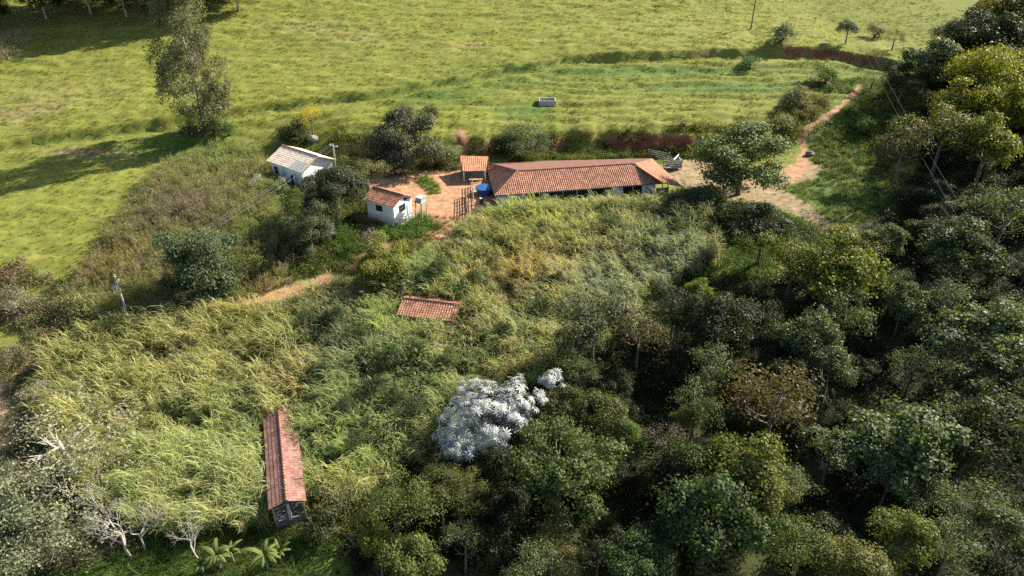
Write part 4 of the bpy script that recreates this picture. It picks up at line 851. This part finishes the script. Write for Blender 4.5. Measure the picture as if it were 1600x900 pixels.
T(150, 735, 90, 'sparse', (.22, .22, .14), 'thin yellowish grey tree between white trunk and bare tree', hc=3.2)
T(600, 680, 66, 'bush', (.13, .14, .06), 'rounded olive shrub rising among the cane right of the narrow shed', name='shrub', cat='shrub', hc=1.4)
T(535, 790, 76, 'open', (.09, .10, .045), 'loose brownish olive shrub tree below the narrow shed', hc=2.4)
T(500, 830, 50, 'bush', (.06, .08, .03), 'dark low bush below the open end of the narrow shed', name='shrub', cat='shrub', hc=1.1)

for a, b, w in ((560, 525, 34), (610, 560, 40), (525, 500, 36), (585, 605, 34), (648, 640, 38), (500, 585, 30), (540, 640, 34), (655, 545, 30), (700, 560, 28), (480, 500, 28), (560, 690, 34), (620, 620, 26), (740, 440, 30), (690, 420, 34), (850, 480, 28), (790, 520, 26), (950, 350, 26), (870, 440, 24)):
    T(a, b, w, 'bush', (.045, .065, .028) if (a + b) % 3 else (.07, .095, .04), 'dark rounded leafy bush standing in the tall cane grass', 'bushes scattered through the cane grass', name='shrub', cat='shrub', hc=2.7, sq=1.3)

# bare trees
def bare_tree(px, py, hgt, label, seed, lean=(0, 0), col='palebark', spread=1.):
    rnd = random.Random(seed); x, y = hit(px, py); t = empty('bare_tree', (x, y, gz(x, y))); tag(t, label, 'tree'); tk = MB(); tw = MB()
    def grow(p, d, l, r, lv, mb):
        q = p + d * l * .5 + Vector((rnd.uniform(-.06, .06) * l,) * 3); e = p + d * l; mb.tube([p, q, e], [r, r * .85, r * .65], 6 if lv < 2 else 4, False)
        if lv >= 5 or l < .18: return
        for k in range(3 if lv else 4):
            nd = (d + Vector((rnd.gauss(0, .55), rnd.gauss(0, .55), rnd.gauss(.12, .3))) * spread).normalized(); grow(p + d * l * rnd.uniform(.6, 1) if k else e, nd, l * rnd.uniform(.55, .78), r * .58, lv + 1, mb if lv < 1 else tw)
    grow(Vector((0, 0, -.3)), Vector((lean[0], lean[1], 1)).normalized(), hgt * .42, hgt * .019, 0, tk); tk.build('trunk', M[col], t, True); tw.build('twigs', M['greybark'], t); return t
bare_tree(206, 872, 8.0, 'bare white branched tree standing highest above the bottom grass strip', 3, (-.10, .1))
bare_tree(228, 862, 6.0, 'second smaller bare grey tree right of the tallest white one', 5, (-.05, .05))
bare_tree(315, 876, 5.0, 'short crooked white bare tree near the banana plants', 8, (-.35, .1))
bare_tree(118, 802, 6.5, 'thick leaning white trunk with bare twigs under the ash grey tree', 12, (-.05, .2))
bare_tree(1470, 520, 9, 'thin pale dead tree rising from a shaded gap in the forest', 14, (-.1, 0))
bare_tree(585, 395, 4.5, 'grey bare branches in the middle of the yellow green tree', 15, (0, .05))
bare_tree(530, 375, 3.4, 'fallen looking tangle of grey branches beside the mango trunk', 17, (-.5, .2))

# silver cecropia
def palmate(name, seed, n, R0, size=.62, flat=.6):
    rng = np.random.default_rng(seed); V = []; Fq = []; k = 0
    for i in range(n):
        d = rng.normal(0, 1, 3); d[2] = abs(d[2]) * .9 + .05; d /= np.linalg.norm(d)
        if vnoise(d[0] * 3.4 + 9, d[1] * 3.4 + d[2] * 2, seed) < .5: continue
        c = d * np.array([1, 1, flat]) * R0 * rng.uniform(.45, 1.08) * (.7 + .5 * vnoise(d[0] * 2.6 + 5, d[1] * 2.6, seed + 3)); nrm = Vector(d * [.7, .7, .6] + rng.normal(0, .22, 3) + [0, 0, .35]).normalized(); q = nrm.to_track_quat('Z', 'Y'); s = size * rng.uniform(.7, 1.25); a0 = rng.uniform(0, 6.28)
        for j in range(9):
            a = a0 + j * 6.283 / 9 * .92; u = q @ Vector((math.cos(a), math.sin(a), 0)); w = q @ Vector((-math.sin(a), math.cos(a), 0)); C_ = Vector(c); n1 = nrm
            pts = [C_ + u * s * .06 + w * s * .03, C_ + u * s * .06 - w * s * .03, C_ + u * s * .6 - w * s * .105 - n1 * s * .08, C_ + u * s * .6 + w * s * .105 - n1 * s * .08, C_ + u * s - w * s * .03 - n1 * s * .3, C_ + u * s + w * s * .03 - n1 * s * .3]
            V += [tuple(p) for p in pts]; Fq += [(k, k + 1, k + 2, k + 3), (k + 3, k + 2, k + 4, k + 5)]; k += 6
    return np_mesh(name, np.array(V), np.array(Fq))
for i, (px, py, w, n, hc, lab) in enumerate([(760, 642, 138, 950, 5.8, 'bright silver white leaved cecropia tree, the palest crown at the forest edge'), (718, 682, 76, 300, 4.6, 'lower lobe tree of silver white leaves hanging below the large silver tree'),
        (862, 590, 38, 110, 6.5, 'small silver white leaved treetop right of the large silver tree'), (806, 618, 84, 330, 6.2, 'silver white leaved crown joining the large silver tree on its right')]):
    x_, y_ = hit(px, py, hc); t = empty('cecropia_tree', (x_, y_, gz(x_, y_))); tag(t, lab, 'tree', 'silver leaved cecropia trees'); d = math.sqrt(x_ ** 2 + y_ ** 2 + (CAM_H - gz(x_, y_) - hc) ** 2); r = w / 2 * d / F_PX * 1.12
    c = link('crown', palmate('cecropia_crown', 500 + i, n, r, .6), M['silver'], t, (0, 0, hc - r * .2)); c.color = (.32, .345, .33, 1); k = link('trunk', TRP[0], None, t); k.scale = (.7, .7, hc / 6.3)

# banana plants
def banana(px, py, s, label, col=(.11, .15, .035)):
    x, y = hit(px, py); t = empty('banana_plant', (x, y, gz(x, y)), RNG.uniform(0, 6)); tag(t, label, 'plant', 'banana plants on the valley floor')
    MB().tube([(0, 0, -.2), (0, 0, 1.2 * s), (0, 0, 1.9 * s)], [.16 * s, .12 * s, .07 * s], 8).build('stem', M['wood'], t)
    for k in range(9):
        a = k * 2.4 + RNG.uniform(-.4, .4); ln = RNG.uniform(1.3, 2.5) * s; v = []; seg = 7; up_ = RNG.uniform(.75, 1.35)
        for i in range(seg + 1):
            f = i / seg; p = Vector((math.cos(a) * ln * (f * .7) * (.5 + .5 * f), math.sin(a) * ln * (f * .7) * (.5 + .5 * f), 1.8 * s + ln * (.9 * up_ * f - .75 * f * f))); w = .22 * s * math.sin(math.pi * min(1, .12 + f * .86)) ** .6; sd = Vector((-math.sin(a), math.cos(a), 0))
            v += [p - sd * w - Vector((0, 0, w * .35)), p, p + sd * w - Vector((0, 0, w * .35))]
        m = MB().add(v, [(3 * i + j, 3 * i + j + 1, 3 * i + j + 4, 3 * i + j + 3) for i in range(seg) for j in (0, 1)]); lf = m.build('leaf', M['leaf'], t); cc = np.array(col) * RNG.uniform(.7, 1.4); lf.color = (*cc, 1)
for px, py, s, lb in ((345, 890, 1.0, 'banana plant with broad pale leaves at the bottom of the valley'), (365, 878, .8, 'smaller banana plant behind the pale leaved one'), (420, 893, 1.1, 'banana plant with a tall upright leaf at the foot of the shadowed bushes'), (440, 880, .8, 'dark green banana plant next to the upright leaved one'), (320, 900, .8, 'banana plant cut by the lower frame edge near the bare tree')): banana(px, py, s, lb)

# ------------------------------------------------------------------ forest on the near slope: every crown that can be told apart
TG = .95
SAGE = [(1455, 98, 66, 'grey green leaning tree at the upper forest edge'), (1572, 335, 84, 'tall grey green tree with a sunlit flat top by the upper right edge'), (900, 582, 66, 'pale sage tree just right of the silver cecropia'), (1112, 575, 78, 'pale sage round crown in the middle of the forest'), (1085, 640, 84, 'sage crown directly below the round sage crown'),
 (1265, 530, 84, 'sage green crown among the dark ones beneath the yellow green pair'), (1318, 495, 74, 'layered sage crown touching the yellow green pair'), (1300, 575, 70, 'ragged sage crown beside the black gap'), (1430, 570, 60, 'small sunlit pale tree alone in the dark hollow'), (1535, 530, 104, 'broad flat topped sage tree catching the sun'), (1588, 500, 60, 'sage tree top touching the right frame edge'),
 (1420, 690, 128, 'wide pale sage crown above the thin dead trunk'), (1392, 748, 64, 'sunlit sage crown standing on the black hollow'), (1455, 775, 76, 'sage crown stacked behind the sunlit one'), (1530, 790, 92, 'broad grey green crown in the lower right'), (1300, 705, 62, 'silvery grey crown beside the reddish brown tree'), (1240, 755, 54, 'tiny grey crown over the dark hollow'), (1490, 850, 84, 'glossy sage crown near the bottom frame edge'), (1575, 830, 60, 'grey green crown at the lower right corner'),
 (830, 885, 84, 'pale sage crown at the bottom beneath the bright big tree'), (725, 845, 66, 'thin sage tree with visible pale twigs near the bottom'), (1405, 445, 56, 'small pale sage tree at the head of the dark hollow'), (1380, 375, 50, 'light twiggy tree under the shaded slope'), (1472, 470, 74, 'blue grey umbrella shaped tree over the dark hollow'), (1412, 475, 54, 'grey crown left of the umbrella shaped tree')]
for a, b, w, lb in SAGE: T(a, b, w, 'big' if RNG.random() < .5 else 'open', (.105, .145, .062), lb, h=4.5)
TG = 1.0
YEL = [(1538, 118, 92, 'tallest bright yellow green crown near the top right', (.19, .20, .022)), (1508, 170, 76, 'bright yellow green crown in front of the tallest one', (.18, .20, .025)), (1570, 175, 70, 'yellow green crown between the tallest one and the frame edge', (.14, .17, .02)), (1475, 215, 84, 'olive yellow spreading crown over the shaded slope', (.12, .13, .03)), (1545, 228, 76, 'lime crown above the deep shade', (.13, .16, .02)), (1592, 25, 64, 'olive yellow tree at the very top right corner', (.12, .13, .03)),
 (1240, 418, 92, 'left one of the bright yellow green pair above the path end', (.125, .155, .02)), (1312, 430, 112, 'right and larger one of the bright yellow green pair', (.13, .16, .022)), (1332, 385, 60, 'olive green crown at the end of the dirt road', (.11, .12, .04)), (1310, 372, 40, 'pale flowering looking crown at the road end', (.20, .17, .10)),
 (875, 735, 160, 'very large glossy bright green dome crown', (.085, .125, .036)), (1160, 735, 110, 'yellow green upper crown of the many topped tree', (.12, .145, .03)), (1190, 780, 60, 'sunlit side crown right of the many topped tree', (.14, .15, .04)), (1252, 862, 92, 'rounded vivid green crown at the bottom beside the black gap', (.09, .13, .028)), (1320, 892, 84, 'yellowish crown top peeping over the bottom edge', (.15, .16, .05)), (1405, 842, 74, 'green yellow crown left of the glossy sage one', (.13, .16, .04)),
 (1078, 655, 40, 'small yellow green crown below the sage pair', (.15, .17, .04)), (620, 805, 108, 'moss olive round tree at the bottom middle left', (.09, .105, .03)), (715, 765, 74, 'olive tree at the lower tip of the silver cecropia', (.10, .11, .03)), (640, 880, 80, 'yellow olive crown at the bottom under the moss olive tree', (.10, .12, .03)), (590, 850, 50, 'lime sprigged bush in the lower shade', (.14, .18, .03)), (985, 680, 40, 'small lime crown in the shaded middle', (.10, .17, .03)), (1090, 455, 40, 'lime shrub crown on the sunny strip edge', (.14, .18, .03))]
for a, b, w, lb, c in YEL: T(a, b, w, 'huge' if w > 150 else ('broad' if RNG.random() < .7 else 'fine'), c, lb, h=4.5)
TG = .88
OTH = [(1212, 648, 150, 'open', (.125, .10, .05), 'wide reddish brown and olive mottled crown'), (1170, 620, 60, 'open', (.17, .11, .05), 'rust tinted crown on the left shoulder of the mottled brown one'), (1040, 690, 70, 'open', (.12, .095, .075), 'mauve brown thin crown left of the many topped tree'), (862, 848, 66, 'open', (.16, .13, .05), 'golden brown rounded crown near the bottom'), (1000, 528, 92, 'open', (.11, .10, .045), 'brownish olive crown behind the grey bushy tree'), (932, 510, 118, 'fine', (.095, .11, .06), 'big grey green bushy tree merging into the cane edge'),
 (905, 545, 70, 'fine', (.085, .105, .055), 'lower grey green bushy crown under the big bushy tree'), (1055, 478, 76, 'dome', 'dark', 'dark pointed crown at the end of the sunny grass strip'), (1130, 508, 90, 'broad', 'dark', 'dark green crown right of the dark pointed one'), (1195, 358, 74, 'broad', (.045, .065, .03), 'dark dome bush below the sandy road'), (1140, 345, 60, 'bush', (.05, .075, .03), 'dark bush under the large roadside tree'), (1245, 385, 56, 'open', (.06, .09, .04), 'dim green crown before the road end'), (1090, 325, 60, 'bush', (.045, .07, .03), 'dark bush at the corner of the barn'),
 (885, 640, 60, 'broad', (.08, .09, .032), 'dark olive crown between silver leaves and big green dome'), (940, 650, 74, 'broad', (.09, .10, .035), 'olive crown right above the big green dome'), (1540, 62, 74, 'broad', (.04, .06, .02), 'dark crown along the top of the forest'), (1498, 58, 60, 'fine', (.08, .10, .06), 'grey topped crown on the upper forest edge'), (1415, 120, 50, 'dome', 'dark', 'dark crown at the shaded forest corner by the pasture'), (1590, 110, 60, 'broad', (.05, .09, .02), 'dark green crown on the right frame edge near the top'), (1412, 235, 74, 'open', (.09, .10, .05), 'grey olive tree reaching out over the shaded slope'),
 (1110, 825, 140, 'broad', (.055, .085, .03), 'dark mid green mass of crown below the many topped tree'), (1100, 745, 84, 'broad', (.06, .10, .03), 'deep green shoulder crown of the many topped tree'), (1505, 400, 90, 'broad', (.055, .08, .035), 'dark crown with a sunlit rim below the deep shade'), (1520, 690, 110, 'broad', (.07, .09, .035), 'broad green crown right of the wide sage one'), (1545, 620, 96, 'big', (.085, .115, .05), 'glossy green crown in the right middle'), (1190, 495, 70, 'open', (.06, .085, .04), 'dim crown left of the yellow green pair'), (1230, 590, 60, 'broad', 'dark', 'dark crown between sage and brown crowns'), (690, 780, 76, 'broad', (.075, .085, .025), 'dark olive crown beside the moss olive tree'), (1000, 880, 90, 'broad', (.06, .095, .03), 'deep green crown at the bottom middle'), (1590, 590, 60, 'big', 'sage', 'pale crown cut by the right frame edge at mid height')]
for a, b, w, kd, c, lb in OTH:
    sh = kd == 'bush'; T(a, b, w, kd, c, lb, h=None if sh else 4.2, name='shrub' if sh else 'tree', cat='shrub' if sh else 'tree', hc=1.6 if sh else None)
FILL = wpoly([(700, 860), (560, 905), (620, 830), (700, 700), (880, 640), (1000, 560), (1120, 480), (1200, 420), (1300, 420), (1420, 360), (1470, 260), (1450, 150), (1470, 70), (1580, -20), (1680, -20), (1720, 400), (1720, 960), (700, 960)], 3)
ex = [(o.location.x, o.location.y, o.children[0].scale.x * 4) for o in COL.objects if o.parent is None and o.name.startswith(('tree', 'cecropia')) and o.children]
HOLL = [wpoly(p, 1) for p in ([(1380, 400), (1450, 395), (1480, 460), (1470, 560), (1500, 620), (1420, 660), (1330, 680), (1320, 620), (1390, 560), (1380, 470)], [(1290, 740), (1370, 720), (1370, 860), (1290, 850), (1210, 830)], [(990, 600), (1050, 580), (1060, 700), (1000, 740), (970, 650)], [(1500, 240), (1600, 260), (1600, 330), (1500, 340), (1450, 290)], [(1010, 760), (1040, 800), (1010, 860), (900, 870), (890, 820)], [(660, 820), (700, 800), (720, 860), (680, 890)])]
fa = np.array(FILL); n_f = 0; cand = np.stack([RNG.uniform(fa[:, 0].min(), fa[:, 0].max(), 6000), RNG.uniform(fa[:, 1].min(), fa[:, 1].max(), 6000)], 1); keep = inpoly(cand[:, 0], cand[:, 1], FILL)
for cx, cy in cand[keep]:
    rr_ = RNG.uniform(1.7, 2.9)
    if abs(cx) > .80 * cy + 8 or any(inpoly(np.array([cx]), np.array([cy]), h_)[0] for h_ in HOLL) or any((cx - a) ** 2 + (cy - b) ** 2 < (.62 * (r_ + rr_)) ** 2 for a, b, r_ in ex): continue
    ex.append((cx, cy, rr_)); n_f += 1
    if n_f > 180: break
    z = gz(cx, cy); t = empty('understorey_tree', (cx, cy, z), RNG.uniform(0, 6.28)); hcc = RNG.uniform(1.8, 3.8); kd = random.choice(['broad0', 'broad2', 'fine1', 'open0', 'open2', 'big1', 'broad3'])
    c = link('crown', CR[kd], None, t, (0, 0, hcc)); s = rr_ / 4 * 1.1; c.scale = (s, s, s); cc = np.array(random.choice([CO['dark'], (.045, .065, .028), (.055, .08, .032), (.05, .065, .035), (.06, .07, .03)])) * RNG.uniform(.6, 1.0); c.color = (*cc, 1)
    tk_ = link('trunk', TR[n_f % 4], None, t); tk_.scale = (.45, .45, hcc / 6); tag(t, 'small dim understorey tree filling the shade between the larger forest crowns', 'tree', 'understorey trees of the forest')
# eucalyptus stand off the upper left corner, its trunks at the frame edge, throwing the shade on the pasture corner
for i, (dx, dyy, hh) in enumerate([(-118, 188, 22), (-108, 191, 24), (-98, 189, 23), (-89, 193, 24), (-80, 190, 22), (-71, 194, 24), (-128, 181, 20), (-112, 199, 24), (-100, 202, 24), (-86, 204, 24), (-74, 203, 24), (-132, 172, 14), (-140, 178, 20), (-124, 195, 22)]):
    t = empty('eucalyptus_tree', (dx, dyy, gz(dx, dyy)), i * 1.3); s = hh / 27; c = link('crown', bpy.data.meshes['eucalyptus_crown'], None, t); c.scale = (s * 1.35, s * 1.35, s); c.color = (.05, .06, .035, 1)
    MB().tube([(0, 0, -.5), (0, 0, hh * .95)], [.28, .08], 8).build('trunk', M['palebark'], t); tag(t, 'tall pale trunked eucalyptus of the shaded stand along the upper left corner', 'tree', 'eucalyptus stand above the pasture')
